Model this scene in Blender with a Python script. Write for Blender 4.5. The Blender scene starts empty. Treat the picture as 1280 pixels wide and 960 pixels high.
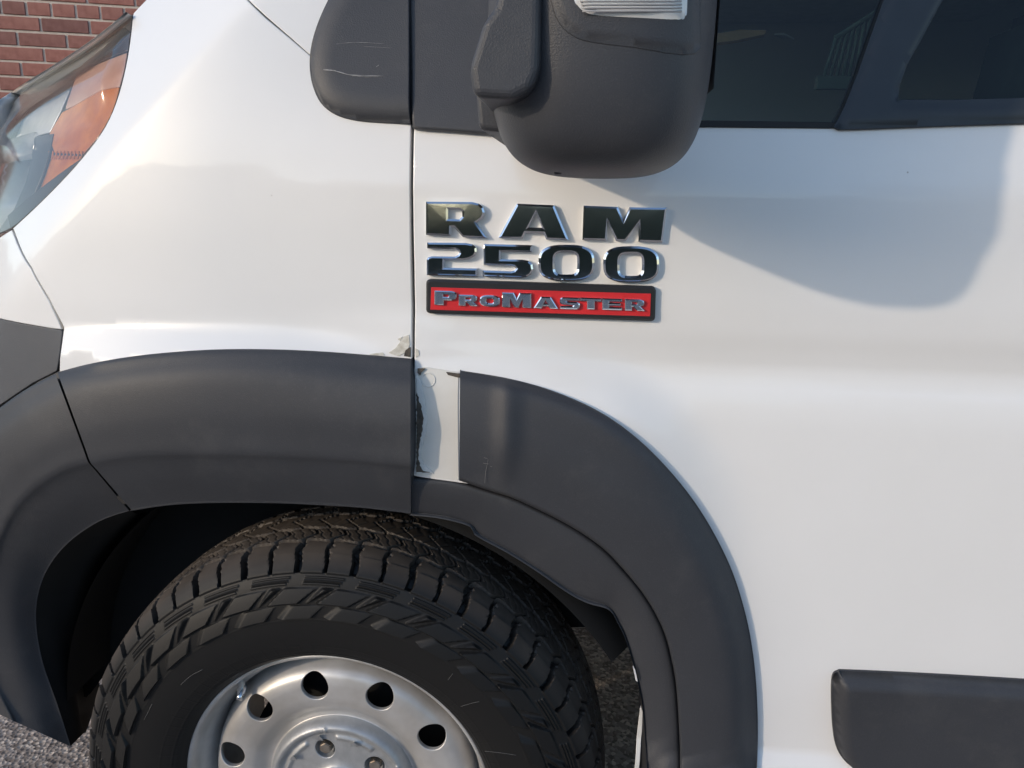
import bpy, bmesh, math, random
import numpy as np
from mathutils import Vector, Matrix
from mathutils.geometry import delaunay_2d_cdt
random.seed(7); rng = np.random.default_rng(7)
R = math.radians
sc = bpy.context.scene
col = sc.collection

# ------------------------------------------------------------------ camera
F_PX, CAM_D, CAM_Z = 960.0, 0.866, 1.167
PITCH, YAW, ROLL = R(13.46), R(5.28), R(1.0)
fw = np.array([-math.sin(YAW)*math.cos(PITCH), math.cos(YAW)*math.cos(PITCH), -math.sin(PITCH)])
rt = np.array([math.cos(YAW), math.sin(YAW), 0.0]); up = np.cross(rt, fw)
c_, s_ = math.cos(ROLL), math.sin(ROLL)
CR = c_*rt + s_*up; CU = -s_*rt + c_*up
CAM = np.array([0.0, -CAM_D, CAM_Z])
cd = bpy.data.cameras.new('camera'); cam = bpy.data.objects.new('camera', cd); col.objects.link(cam)
m = Matrix.Identity(4)
for i in range(3):
    m[i][0] = CR[i]; m[i][1] = CU[i]; m[i][2] = -fw[i]; m[i][3] = CAM[i]
cam.matrix_world = m
cd.sensor_width = 36.0; cd.lens = 36.0*F_PX/1280.0; cd.clip_start = 0.02; cd.clip_end = 2000
sc.camera = cam
# ------------------------------------------------------------------ light
SUN = Vector((-1.14, -1.0, 0.45)).normalized()
w = bpy.data.worlds.new('World'); sc.world = w; w.use_nodes = True
nt = w.node_tree; bg = nt.nodes['Background']
sky = nt.nodes.new('ShaderNodeTexSky'); sky.sky_type = 'NISHITA'; sky.sun_disc = False
sky.sun_elevation = math.asin(SUN.z); sky.sun_rotation = math.atan2(SUN.x, SUN.y) % (2*math.pi)
sky.air_density = 1.0; sky.dust_density = 0.85; sky.ozone_density = 1.5
nt.links.new(sky.outputs[0], bg.inputs[0]); bg.inputs[1].default_value = 0.15
sd = bpy.data.lights.new('sun', 'SUN'); sun = bpy.data.objects.new('sun', sd); col.objects.link(sun)
sd.energy = 0.9; sd.angle = R(1.2); sd.color = (1.0, 0.82, 0.62)
sun.rotation_euler = SUN.to_track_quat('Z', 'Y').to_euler()
sun.location = SUN*20
sc.view_settings.view_transform = 'Standard'; sc.view_settings.look = 'None'
sc.view_settings.exposure = 0.90; sc.view_settings.gamma = 1.0; sc.view_settings.use_curve_mapping = False
sc.cycles.max_bounces = 8; sc.cycles.transparent_max_bounces = 16

# ------------------------------------------------------------------ helpers
def ray(px, py):
    return fw + CR*(px-640.0)/F_PX + CU*(480.0-py)/F_PX
def at(px, py, Y):
    r = ray(px, py); return CAM + r*((Y+CAM_D)/r[1])
def atz(px, py, Z):
    r = ray(px, py); return CAM + r*((Z-CAM_Z)/r[2])
def tag(o, label=None, cat=None, group=None, kind=None):
    if label: o['label'] = label
    if cat: o['category'] = cat
    if group: o['group'] = group
    if kind: o['kind'] = kind
    return o
def empty(name, loc=(0, 0, 0), parent=None):
    o = bpy.data.objects.new(name, None); col.objects.link(o); o.location = loc
    o.empty_display_size = 0.1
    if parent: o.parent = parent
    return o
def link(name, me, mat, parent=None, smooth=True):
    me.materials.clear()
    if mat is not None: me.materials.append(mat)
    if smooth: me.polygons.foreach_set('use_smooth', np.ones(len(me.polygons), bool))
    o = bpy.data.objects.new(name, me); col.objects.link(o)
    if parent is not None:
        o.parent = parent
        o.matrix_parent_inverse = world_of(parent).inverted()
    return o
def world_of(o):
    m = Matrix.LocRotScale(o.location, o.rotation_euler, o.scale)
    if o.parent: m = world_of(o.parent) @ o.matrix_parent_inverse @ m
    return m
def mesh(name, V, F, mat, parent=None, smooth=True, N=None):
    me = bpy.data.meshes.new(name)
    me.from_pydata([tuple(map(float, v)) for v in V], [], [tuple(map(int, f)) for f in F]); me.update()
    o = link(name, me, mat, parent, smooth)
    if N is not None:
        me.normals_split_custom_set_from_vertices([tuple(map(float, n)) for n in N])
    return o
def catmull(P, n=8, closed=False):
    P = np.asarray(P, float); out = []
    L = len(P)
    for i in range(L if closed else L-1):
        if closed: a, b, c, d = P[(i-1) % L], P[i], P[(i+1) % L], P[(i+2) % L]
        else: a, b, c, d = P[max(i-1, 0)], P[i], P[i+1], P[min(i+2, L-1)]
        for k in range(n):
            t = k/n
            out.append(0.5*((2*b)+(-a+c)*t+(2*a-5*b+4*c-d)*t*t+(-a+3*b-3*c+d)*t**3))
    if not closed: out.append(P[-1])
    return np.array(out)
def resample(P, n):
    P = np.asarray(P, float); d = np.r_[0, np.cumsum(np.linalg.norm(np.diff(P, axis=0), axis=1))]
    s = np.linspace(0, d[-1], n)
    return np.stack([np.interp(s, d, P[:, k]) for k in range(P.shape[1])], 1)
def interp_smooth(knots):
    z = np.array([k[0] for k in knots]); y = np.array([k[1] for k in knots])
    o = np.argsort(z); z, y = z[o], y[o]
    # monotone (pchip-like) slopes
    h = np.diff(z); dl = np.diff(y)/h
    ms = np.zeros_like(y); ms[0], ms[-1] = dl[0], dl[-1]
    for i in range(1, len(z)-1):
        ms[i] = 0 if dl[i-1]*dl[i] <= 0 else 2*dl[i-1]*dl[i]/(dl[i-1]+dl[i])
    def f(q):
        q = np.clip(np.asarray(q, float), z[0], z[-1]); i = np.clip(np.searchsorted(z, q)-1, 0, len(z)-2)
        t = (q-z[i])/h[i]
        return (2*t**3-3*t**2+1)*y[i]+(t**3-2*t**2+t)*h[i]*ms[i]+(-2*t**3+3*t**2)*y[i+1]+(t**3-t**2)*h[i]*ms[i+1]
    return f
def inside(x, z, P):
    c = np.zeros(len(x), bool); j = len(P)-1
    for i in range(len(P)):
        xi, zi = P[i]; xj, zj = P[j]
        if zi != zj:
            c ^= ((zi > z) != (zj > z)) & (x < (xj-xi)*(z-zi)/(zj-zi)+xi)
        j = i
    return c
def sstep(a, b, x):
    t = np.clip((x-a)/(b-a), 0, 1); return t*t*(3-2*t)

# ------------------------------------------------------------------ materials
def newmat(name):
    m = bpy.data.materials.new(name); m.use_nodes = True
    nt = m.node_tree; return m, nt, nt.nodes['Principled BSDF']
def noise_col(nt, c1, c2, scale, detail=4, lo=0.35, hi=0.65, coord='Object', rough=0.6):
    tc = nt.nodes.new('ShaderNodeTexCoord'); n = nt.nodes.new('ShaderNodeTexNoise')
    n.inputs['Scale'].default_value = scale; n.inputs['Detail'].default_value = detail; n.inputs['Roughness'].default_value = rough
    nt.links.new(tc.outputs[coord], n.inputs['Vector'])
    r = nt.nodes.new('ShaderNodeValToRGB'); r.color_ramp.elements[0].position = lo; r.color_ramp.elements[1].position = hi
    r.color_ramp.elements[0].color = (*c1, 1); r.color_ramp.elements[1].color = (*c2, 1)
    nt.links.new(n.outputs['Fac'], r.inputs[0]); return r, n, tc
def bump(nt, b, src, strength, dist):
    bn = nt.nodes.new('ShaderNodeBump'); bn.inputs['Strength'].default_value = strength; bn.inputs['Distance'].default_value = dist
    nt.links.new(src, bn.inputs['Height']); nt.links.new(bn.outputs[0], b.inputs['Normal']); return bn
def simple(name, c, rough=0.5, metal=0.0, c2=None, scale=30, bstr=0.0, bscale=400, bdist=0.0005, coat=0.0, spec=0.5):
    m, nt, b = newmat(name)
    r, n, tc = noise_col(nt, c, c2 or tuple(x*1.12 for x in c), scale)
    nt.links.new(r.outputs[0], b.inputs['Base Color'])
    b.inputs['Roughness'].default_value = rough; b.inputs['Metallic'].default_value = metal
    b.inputs['Coat Weight'].default_value = coat; b.inputs['Coat Roughness'].default_value = 0.06
    b.inputs['Specular IOR Level'].default_value = spec
    if bstr:
        n2 = nt.nodes.new('ShaderNodeTexNoise'); n2.inputs['Scale'].default_value = bscale; n2.inputs['Detail'].default_value = 3
        nt.links.new(tc.outputs['Object'], n2.inputs['Vector']); bump(nt, b, n2.outputs['Fac'], bstr, bdist)
    return m
def paint_mat():
    m, nt, b = newmat('white_paint')
    r, n, tc = noise_col(nt, (0.80, 0.795, 0.785), (0.83, 0.825, 0.82), 2.2, 5)
    # sparse dirt specks
    v = nt.nodes.new('ShaderNodeTexVoronoi'); v.inputs['Scale'].default_value = 42; nt.links.new(tc.outputs['Object'], v.inputs['Vector'])
    cr = nt.nodes.new('ShaderNodeValToRGB'); cr.color_ramp.elements[0].position = 0.035; cr.color_ramp.elements[1].position = 0.05
    cr.color_ramp.elements[0].color = (1, 1, 1, 1); cr.color_ramp.elements[1].color = (0, 0, 0, 1)
    nt.links.new(v.outputs['Distance'], cr.inputs[0])
    sp = nt.nodes.new('ShaderNodeSeparateColor'); nt.links.new(v.outputs['Color'], sp.inputs[0])
    gt = nt.nodes.new('ShaderNodeMath'); gt.operation = 'GREATER_THAN'; gt.inputs[1].default_value = 0.945; nt.links.new(sp.outputs[0], gt.inputs[0])
    mu = nt.nodes.new('ShaderNodeMath'); mu.operation = 'MULTIPLY'; nt.links.new(cr.outputs[0], mu.inputs[0]); nt.links.new(gt.outputs[0], mu.inputs[1])
    m2 = nt.nodes.new('ShaderNodeMath'); m2.operation = 'MULTIPLY'; m2.inputs[1].default_value = 0.6; nt.links.new(mu.outputs[0], m2.inputs[0])
    mx = nt.nodes.new('ShaderNodeMix'); mx.data_type = 'RGBA'; nt.links.new(m2.outputs[0], mx.inputs[0])
    nt.links.new(r.outputs[0], mx.inputs[6]); mx.inputs[7].default_value = (0.22, 0.17, 0.12, 1)
    nt.links.new(mx.outputs[2], b.inputs['Base Color'])
    b.inputs['Roughness'].default_value = 0.42; b.inputs['Coat Weight'].default_value = 0.55; b.inputs['Coat Roughness'].default_value = 0.03
    n2 = nt.nodes.new('ShaderNodeTexNoise'); n2.inputs['Scale'].default_value = 9; n2.inputs['Detail'].default_value = 2
    nt.links.new(tc.outputs['Object'], n2.inputs['Vector']); bump(nt, b, n2.outputs['Fac'], 0.06, 0.004)
    return m
def plastic_mat(name, c, rough=0.55, dust=(0.09, 0.085, 0.078)):
    m, nt, b = newmat(name)
    r, n, tc = noise_col(nt, c, tuple(x*1.35 for x in c), 5.0, 6, 0.3, 0.75)
    n3 = nt.nodes.new('ShaderNodeTexNoise'); n3.inputs['Scale'].default_value = 900; n3.inputs['Detail'].default_value = 2
    nt.links.new(tc.outputs['Object'], n3.inputs['Vector'])
    sp = nt.nodes.new('ShaderNodeValToRGB'); sp.color_ramp.elements[0].position = 0.55; sp.color_ramp.elements[1].position = 0.8
    sp.color_ramp.elements[1].color = (0.5, 0.5, 0.5, 1); nt.links.new(n3.outputs['Fac'], sp.inputs[0])
    mx = nt.nodes.new('ShaderNodeMix'); mx.data_type = 'RGBA'; nt.links.new(sp.outputs[0], mx.inputs[0])
    nt.links.new(r.outputs[0], mx.inputs[6]); mx.inputs[7].default_value = (*dust, 1)
    nt.links.new(mx.outputs[2], b.inputs['Base Color'])
    n4 = nt.nodes.new('ShaderNodeTexNoise'); n4.inputs['Scale'].default_value = 14; n4.inputs['Detail'].default_value = 8; n4.inputs['Roughness'].default_value = .7
    nt.links.new(tc.outputs['Object'], n4.inputs['Vector'])
    ch = nt.nodes.new('ShaderNodeMapRange'); ch.inputs[1].default_value = .52; ch.inputs[2].default_value = .78; ch.inputs[4].default_value = .32; nt.links.new(n4.outputs['Fac'], ch.inputs[0])
    mx2 = nt.nodes.new('ShaderNodeMix'); mx2.data_type = 'RGBA'; nt.links.new(ch.outputs[0], mx2.inputs[0]); nt.links.new(mx.outputs[2], mx2.inputs[6]); mx2.inputs[7].default_value = (.10, .098, .095, 1)
    nt.links.new(mx2.outputs[2], b.inputs['Base Color'])
    rr = nt.nodes.new('ShaderNodeMapRange'); rr.inputs[3].default_value = rough-0.06; rr.inputs[4].default_value = rough+0.1
    nt.links.new(n.outputs['Fac'], rr.inputs[0]); nt.links.new(rr.outputs[0], b.inputs['Roughness'])
    v = nt.nodes.new('ShaderNodeTexVoronoi'); v.inputs['Scale'].default_value = 850; nt.links.new(tc.outputs['Object'], v.inputs['Vector'])
    bump(nt, b, v.outputs['Distance'], 0.25, 0.0006)
    return m
def glass_mat(name, tint, ior=1.5, rough=0.0, fmul=1.0):
    m = bpy.data.materials.new(name); m.use_nodes = True; nt = m.node_tree; nt.nodes.clear()
    o = nt.nodes.new('ShaderNodeOutputMaterial'); t = nt.nodes.new('ShaderNodeBsdfTransparent'); g = nt.nodes.new('ShaderNodeBsdfGlossy')
    r, n, tc = noise_col(nt, tint, tuple(min(1, x*1.04) for x in tint), 6.0)
    nt.links.new(r.outputs[0], t.inputs[0]); g.inputs['Roughness'].default_value = rough
    f = nt.nodes.new('ShaderNodeFresnel'); f.inputs[0].default_value = ior
    mx = nt.nodes.new('ShaderNodeMixShader'); nt.links.new(f.outputs[0], mx.inputs[0]); nt.links.new(t.outputs[0], mx.inputs[1]); nt.links.new(g.outputs[0], mx.inputs[2])
    nt.links.new(mx.outputs[0], o.inputs[0]); return m
M = {}
M['paint'] = paint_mat()
M['plastic'] = plastic_mat('black_plastic', (0.030, 0.032, 0.038), dust=(.075, .078, .085))
M['mirror'] = plastic_mat('mirror_plastic', (0.034, 0.036, 0.043), 0.5, (.075, .078, .085))
M['bumper'] = plastic_mat('grey_plastic', (0.075, 0.08, 0.09), 0.5, (0.12, 0.115, 0.11))
M['liner'] = simple('liner_plastic', (0.014, 0.014, 0.014), 0.9, spec=0.2)
M['gap'] = simple('seam_rubber_and_gap_dark', (0.012, 0.012, 0.013), 0.7)
M['chrome'] = simple('chrome', (0.70, 0.72, 0.75), 0.10, 1.0, bstr=0.06, bscale=60, bdist=0.001)
M['red'] = simple('red_badge', (0.62, 0.025, 0.03), 0.35, coat=0.4)
M['badgeblack'] = simple('badge_black', (0.02, 0.02, 0.022), 0.4)
M['steel'] = simple('silver_wheel_paint', (0.45, 0.43, 0.405), 0.42, 0.5, (0.64, 0.635, 0.63), 9, 0.08, 260, 0.0006)
M['cap'] = simple('grey_wheel_cap', (0.36, 0.37, 0.38), 0.45, 0.5, (0.44, 0.45, 0.46), 60, 0.25, 700, 0.0005)
M['bolt'] = simple('bolt_steel', (0.46, 0.42, 0.37), 0.4, 0.9, (0.36, 0.31, 0.26), 90)
M['dark'] = simple('dark_interior', (0.035, 0.044, 0.042), 0.8)
M['glass'] = glass_mat('window_glass', (0.46, 0.54, 0.52), 1.5)
M['lens'] = glass_mat('headlight_lens', (0.92, 0.93, 0.94), 1.6, 0.09)
hz_nt = M['lens'].node_tree; dfn = hz_nt.nodes.new('ShaderNodeBsdfDiffuse'); dfn.inputs[0].default_value = (.8, .8, .8, 1); mxn = hz_nt.nodes.new('ShaderNodeMixShader'); mxn.inputs[0].default_value = .05
out_n = [n for n in hz_nt.nodes if n.type == 'OUTPUT_MATERIAL'][0]; src_n = out_n.inputs[0].links[0].from_socket
hz_nt.links.new(src_n, mxn.inputs[1]); hz_nt.links.new(dfn.outputs[0], mxn.inputs[2]); hz_nt.links.new(mxn.outputs[0], out_n.inputs[0])
M['amber'] = simple('amber_reflector', (0.52, 0.13, 0.010), 0.3, 0.0, (0.74, 0.25, 0.02), 22, coat=0.5)
M['reflector'] = simple('headlight_reflector', (0.80, 0.81, 0.82), 0.25, 0.45)
M['frame'] = simple('headlight_frame', (0.22, 0.23, 0.22), 0.35)
M['bezel'] = simple('headlight_bezel', (0.045, 0.05, 0.058), 0.35)
M['indicator'] = simple('indicator_lens', (0.62, 0.62, 0.62), 0.18, coat=0.6)
M['residue'] = simple('adhesive_residue', (0.64, 0.65, 0.64), 0.7, 0, (0.74, 0.735, 0.71), 90, 0.4, 300, 0.001)
M['primer'] = simple('bare_cream_paint', (0.66, 0.645, 0.60), 0.5, 0, (0.70, 0.69, 0.655), 20)
M['grime'] = simple('grime', (0.05, 0.045, 0.04), 0.9, 0, (0.12, 0.10, 0.08), 120)
M['chip'] = simple('chipped_paint', (0.48, 0.45, 0.38), 0.7, 0, (0.68, 0.66, 0.60), 150)
M['scratch2'] = simple('scuffed_plastic', (0.20, 0.195, 0.19), 0.7)
M['scratch'] = simple('scratched_plastic', (0.42, 0.42, 0.42), 0.7)

# ------------------------------------------------------------------ body surface: depth y over (x, z)
tumble = interp_smooth([(2.6, .33), (2.2, .25), (1.8, .155), (1.45, .066), (1.30, .028), (1.243, .0115), (1.192, .0028), (1.178, .0010), (1.12, 0), (1.065, 0.0003),
                        (1.03, .0032), (1.00, .0102), (.986, .0126), (.974, .0112), (.95, .0046), (.92, .0008), (.86, 0), (.6, 0), (.50, .002), (.488, -.004), (.47, -.012), (.30, .01), (.2, .04)])
tumble_f = interp_smooth([(2.6, .33), (2.2, .25), (1.8, .14), (1.45, .052), (1.30, .018), (1.20, .005), (1.10, .0005), (1.04, 0), (1.0, .001), (.93, .001), (.86, 0), (.2, .04)])
RA, RB = at(289, 0, .0), at(125, 195, .0)
rd = np.array([RB[0]-RA[0], RB[2]-RA[2]]); rd /= np.linalg.norm(rd); rn = np.array([rd[1], -rd[0]])
if rn[0] > 0: rn = -rn
def B(x, z):
    x = np.asarray(x, float); z = np.asarray(z, float)
    kf = sstep(-.20, -.42, x)
    y = tumble(z)*(1-kf) + tumble_f(z)*kf + 0.5*np.clip(-.42-x, 0, None)**2
    d = (x-RA[0])*rn[0] + (z-RA[2])*rn[1]
    wv = 0.0035+0.006*sstep(.10, .30, RA[2]-z)
    sp = np.where(d/wv > 30, d, wv*np.log1p(np.exp(np.clip(d/wv, -60, 30))))
    y = y + 0.50*sp + 0.5*sp**2
    return y
def hit(px, py, off=0.0, f=None):
    """first crossing of the view ray with the sheet y = f(x, z) + off"""
    f = f or B; r = ray(px, py)
    lo, hi = -0.12, 0.5
    for it in range(3):
        ys = np.linspace(lo, hi, 63); P = CAM+r[None]*((ys+CAM_D)/r[1])[:, None]
        g = ys-f(P[:, 0], P[:, 2])-off
        k = np.nonzero((g[:-1] < 0) & (g[1:] >= 0))[0]
        if len(k) == 0: return P[int(np.argmin(np.abs(g)))] if it == 0 else P[31]
        lo, hi = ys[k[0]], ys[k[0]+1]; 
    t = -g[k[0]]/(g[k[0]+1]-g[k[0]]); return P[k[0]]*(1-t)+P[k[0]+1]*t
# outer edge of the wheel-arch flares: fender part then door part
FL_F = [(72, 466), (110, 456), (160, 447), (215, 441), (275, 437.5), (340, 437.5), (400, 440), (455, 444), (513, 449)]
FL_D = [(575, 463), (640, 474), (700, 492), (760, 521), (815, 565), (868, 627), (908, 697), (930, 760), (942, 822), (947, 890), (946, 962), (938, 1060)]
flare_px = catmull(FL_F, 5).tolist() + [[540, 455]] + catmull(FL_D, 5).tolist()
FLW = np.array([hit(*p)[[0, 2]] for p in flare_px])
def dist_poly(x, z, P):
    x = np.atleast_1d(x).astype(float); z = np.atleast_1d(z).astype(float)
    best = np.full(x.shape, 9.0)
    for a, b in zip(P[:-1], P[1:]):
        ab = b-a; t = np.clip(((x-a[0])*ab[0]+(z-a[1])*ab[1])/(ab@ab), 0, 1)
        best = np.minimum(best, np.hypot(x-a[0]-t*ab[0], z-a[1]-t*ab[1]))
    return best
XSEAM = hit(516, 300)[0]
CREASE_PX = catmull([(60, 411), (81, 409), (110, 407), (180, 406), (260, 409), (350, 413), (430, 418), (480, 422), (530, 426)], 6)
CRW = np.array([hit(*p)[[0, 2]] for p in CREASE_PX])
FEW = FLW[:len(catmull(FL_F, 5))]
ARCH = np.vstack([FLW, [[FLW[-1, 0], .2], [FLW[0, 0], .2]]])
def S(x, z):
    sh = np.shape(x); x1 = np.atleast_1d(x).astype(float).ravel(); z1 = np.atleast_1d(z).astype(float).ravel()
    d = np.where(inside(x1, z1, ARCH), 0.0, dist_poly(x1, z1, FLW))
    # the shelf above the flare: a crisp fold at the front of the fender that softens toward the door
    soft_b = 0.020*(1-sstep(0.0, 1.0, d/0.075))
    cz = np.interp(x1, CRW[:, 0], CRW[:, 1]); fz = np.interp(x1, FEW[:, 0], FEW[:, 1])
    t = (cz-z1)/np.maximum(.01, cz-fz); wv = 0.015+0.30*sstep(-.62, -.25, x1)
    ramp = wv*np.log1p(np.exp(np.clip(t/wv, -40, 40))); ramp = np.minimum(ramp, 1.0)
    k = sstep(-.16, -.34, x1)
    b = k*ramp*0.022+(1-k)*soft_b
    b *= 1-0.92*sstep(0.03, 0.22, x1)
    return (B(x1, z1) - b).reshape(sh)

# ------------------------------------------------------------------ panel builder
def clean(P, eps=4e-4):
    out = [P[0]]
    for p in P[1:]:
        if np.hypot(*(p-out[-1])) > eps: out.append(p)
    if np.hypot(*(out[0]-out[-1])) < eps: out.pop()
    return np.array(out)
def area(P): x, y = P[:, 0], P[:, 1]; return 0.5*np.sum(x*np.roll(y, -1)-np.roll(x, -1)*y)
def densify(P, step):
    out = []
    for a, b in zip(P, np.roll(P, -1, 0)):
        n = max(1, int(np.hypot(*(b-a))/step))
        for k in range(n): out.append(a+(b-a)*k/n)
    return np.array(out)
def onorm(P):
    """outward vertex normals of a counter-clockwise loop"""
    e = np.roll(P, -1, 0)-P; e /= np.linalg.norm(e, axis=1)[:, None]+1e-12
    n = np.stack([e[:, 1], -e[:, 0]], 1); n = n+np.roll(n, 1, 0)
    return n/(np.linalg.norm(n, axis=1)[:, None]+1e-9)
def panel_xz(name, loops, f, off, mat, parent, step=0.012, edge=0.0015, depth=0.012, polar=None, creases=()):
    """a pressed sheet over (x,z): loops[0] outline, the rest holes; rolled edges"""
    L = []
    for i, P in enumerate(loops):
        P = densify(clean(np.asarray(P, float)), step)
        if (area(P) < 0) == (i == 0): P = P[::-1]
        L.append(P)
    x0, z0 = L[0].min(0); x1, z1 = L[0].max(0)
    if polar is None:
        gx, gz = np.meshgrid(np.arange(x0, x1, step), np.arange(z0, z1, step)); gx[1::2] += step/2; G = np.stack([gx.ravel(), gz.ravel()], 1)
    else:
        cx, cz, rs = polar; G = []
        for r in rs:
            n = max(12, int(2*math.pi*r/step)); a = np.arange(n)*2*math.pi/n
            G.append(np.stack([cx+r*np.cos(a), cz+r*np.sin(a)], 1))
        G = np.concatenate(G)
    k = inside(G[:, 0], G[:, 1], L[0])
    for P in L[1:]: k &= ~inside(G[:, 0], G[:, 1], P)
    for P in L:
        k &= dist_poly(G[:, 0], G[:, 1], np.vstack([P, P[:1]])) > step*0.4
    G = G[k]
    pts = []; edges = []; faces = []
    for P in L:
        s = len(pts); n = len(P); pts += P.tolist(); edges += [(s+i, s+(i+1) % n) for i in range(n)]
    for P in creases:
        P = resample(P, int(np.linalg.norm(np.diff(P, axis=0), axis=1).sum()/(step*.7))); P = P[inside(P[:, 0], P[:, 1], L[0])]
        s = len(pts); pts += P.tolist(); edges += [(s+i, s+i+1) for i in range(len(P)-1)]
        G = G[dist_poly(G[:, 0], G[:, 1], P) > step*.4]
    nb = len(pts); pts += G.tolist()
    r = delaunay_2d_cdt([Vector(p) for p in pts], edges, [], 0, 1e-6)
    V2 = np.array([tuple(v) for v in r[0]]); T = np.array([f_ for f_ in r[2] if len(f_) == 3])
    cen = V2[T].mean(1); ok = inside(cen[:, 0], cen[:, 1], L[0])
    for P in L[1:]: ok &= ~inside(cen[:, 0], cen[:, 1], P)
    T = T[ok]
    def yv(P): return f(P[:, 0], P[:, 1])+off
    def nv(P):
        e = 6e-4
        gx = (f(P[:, 0]+e, P[:, 1])-f(P[:, 0]-e, P[:, 1]))/(2*e); gz = (f(P[:, 0], P[:, 1]+e)-f(P[:, 0], P[:, 1]-e))/(2*e)
        n = np.stack([gx, -np.ones(len(P)), gz], 1); return n/np.linalg.norm(n, axis=1)[:, None]
    V = np.stack([V2[:, 0], yv(V2), V2[:, 1]], 1); N = nv(V2)
    # orient toward -y
    a = V2[T]; ar = (a[:, 1, 0]-a[:, 0, 0])*(a[:, 2, 1]-a[:, 0, 1])-(a[:, 2, 0]-a[:, 0, 0])*(a[:, 1, 1]-a[:, 0, 1])
    T[ar < 0] = T[ar < 0][:, ::-1]
    V = V.tolist(); N = N.tolist(); F = T.tolist()
    for P in L:
        on = onorm(P); base_y = yv(P); bn = nv(P); n = len(P); prev = None
        rings = [(0, 0)] + [(edge*math.sin(t), edge*(1-math.cos(t))) for t in (R(45), R(90))] + [(edge, depth)]
        for q, (o, dy) in enumerate(rings):
            s = len(V); tt = (0, R(45), R(90), R(90))[q]
            for i in range(n):
                V.append([P[i, 0]+on[i, 0]*o, base_y[i]+dy, P[i, 1]+on[i, 1]*o])
                nn = bn[i]*math.cos(tt)+np.array([on[i, 0], 0, on[i, 1]])*math.sin(tt); N.append(nn/np.linalg.norm(nn))
            if prev is not None:
                for i in range(n):
                    j = (i+1) % n; F.append([prev+i, s+i, s+j, prev+j][::-1] if True else None)
            prev = s
    # fix winding of edge strips: outward normal test
    Va = np.array(V); Na = np.array(N); F2 = []
    for fc in F:
        a, b, c = Va[fc[0]], Va[fc[1]], Va[fc[2]]
        g = np.cross(b-a, c-a); F2.append(fc if g@Na[fc].mean(0) >= 0 else fc[::-1])
    return mesh(name, V, F2, mat, parent, True, N)
def panel(name, px_loops, off, mat, parent, f=None, **k):
    f = f or B
    loops = [np.array([hit(p[0], p[1], off, f)[[0, 2]] for p in P]) for P in px_loops]
    return panel_xz(name, loops, f, off, mat, parent, **k)
def loft(name, rails, mat, parent, n=60, sub=5, close=False):
    """rails: list of 3D polylines; smooth across"""
    Rr = np.array([resample(r, n) for r in rails])            # (k,n,3)
    C = np.array([catmull(Rr[:, i, :], sub) for i in range(n)])  # (n,m,3)
    m_ = C.shape[1]; V = C.reshape(-1, 3); F = []
    for i in range(n-1):
        for j in range(m_-1): F.append((i*m_+j, i*m_+j+1, (i+1)*m_+j+1, (i+1)*m_+j))
    a, b, c = V[F[len(F)//2][0]], V[F[len(F)//2][1]], V[F[len(F)//2][2]]
    if np.cross(b-a, c-a)[1] > 0: F = [f_[::-1] for f_ in F]
    return mesh(name, V, F, mat, parent, True)
def rail(px, off, n=6, f=None):
    P = catmull(px, n) if len(px) > 2 else np.asarray(px, float)
    return np.array([hit(p[0], p[1], off, f) for p in P])
def box(name, lo, hi, mat, parent=None, bev=0.0):
    bm = bmesh.new(); bmesh.ops.create_cube(bm, size=1)
    for v in bm.verts:
        for i in range(3): v.co[i] = lo[i] if v.co[i] < 0 else hi[i]
    if bev: bmesh.ops.bevel(bm, geom=list(bm.edges), offset=bev, segments=3, affect='EDGES', profile=0.5)
    me = bpy.data.meshes.new(name); bm.to_mesh(me); bm.free()
    return link(name, me, mat, parent, False)
def revolve(name, prof, mat, parent, cx, cz, n=128, a0=0, a1=2*math.pi):
    """prof: (r, y); axis along y"""
    full = abs(a1-a0-2*math.pi) < 1e-6; na = n if full else n+1
    A = a0+np.arange(na)*(a1-a0)/n; P = np.asarray(prof, float); m_ = len(P)
    V = [(cx+r*math.cos(a), y, cz+r*math.sin(a)) for a in A for r, y in P]; F = []
    for i in range(n):
        i2 = (i+1) % na
        for j in range(m_-1): F.append((i*m_+j, i2*m_+j, i2*m_+j+1, i*m_+j+1))
    return mesh(name, V, F, mat, parent, True)
def tube(name, P, r, mat, parent, n=8):
    P = np.asarray(P, float); V = []; F = []
    for i, p in enumerate(P):
        t = P[min(i+1, len(P)-1)]-P[max(i-1, 0)]; t /= np.linalg.norm(t)+1e-12
        a = np.cross(t, [0, 0, 1.0]);
        if np.linalg.norm(a) < 1e-3: a = np.cross(t, [1.0, 0, 0])
        a /= np.linalg.norm(a); b = np.cross(t, a)
        rr = r[i] if hasattr(r, '__len__') else r
        for k in range(n): V.append(p+rr*(a*math.cos(2*math.pi*k/n)+b*math.sin(2*math.pi*k/n)))
    for i in range(len(P)-1):
        for k in range(n): F.append((i*n+k, i*n+(k+1) % n, (i+1)*n+(k+1) % n, (i+1)*n+k))
    F.append(tuple(range(n))[::-1]); F.append(tuple((len(P)-1)*n+k for k in range(n)))
    return mesh(name, V, F, mat, parent, True)

GZ = -0.018           # ground level
WX, WZ = -0.3165, 0.357  # wheel centre
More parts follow.
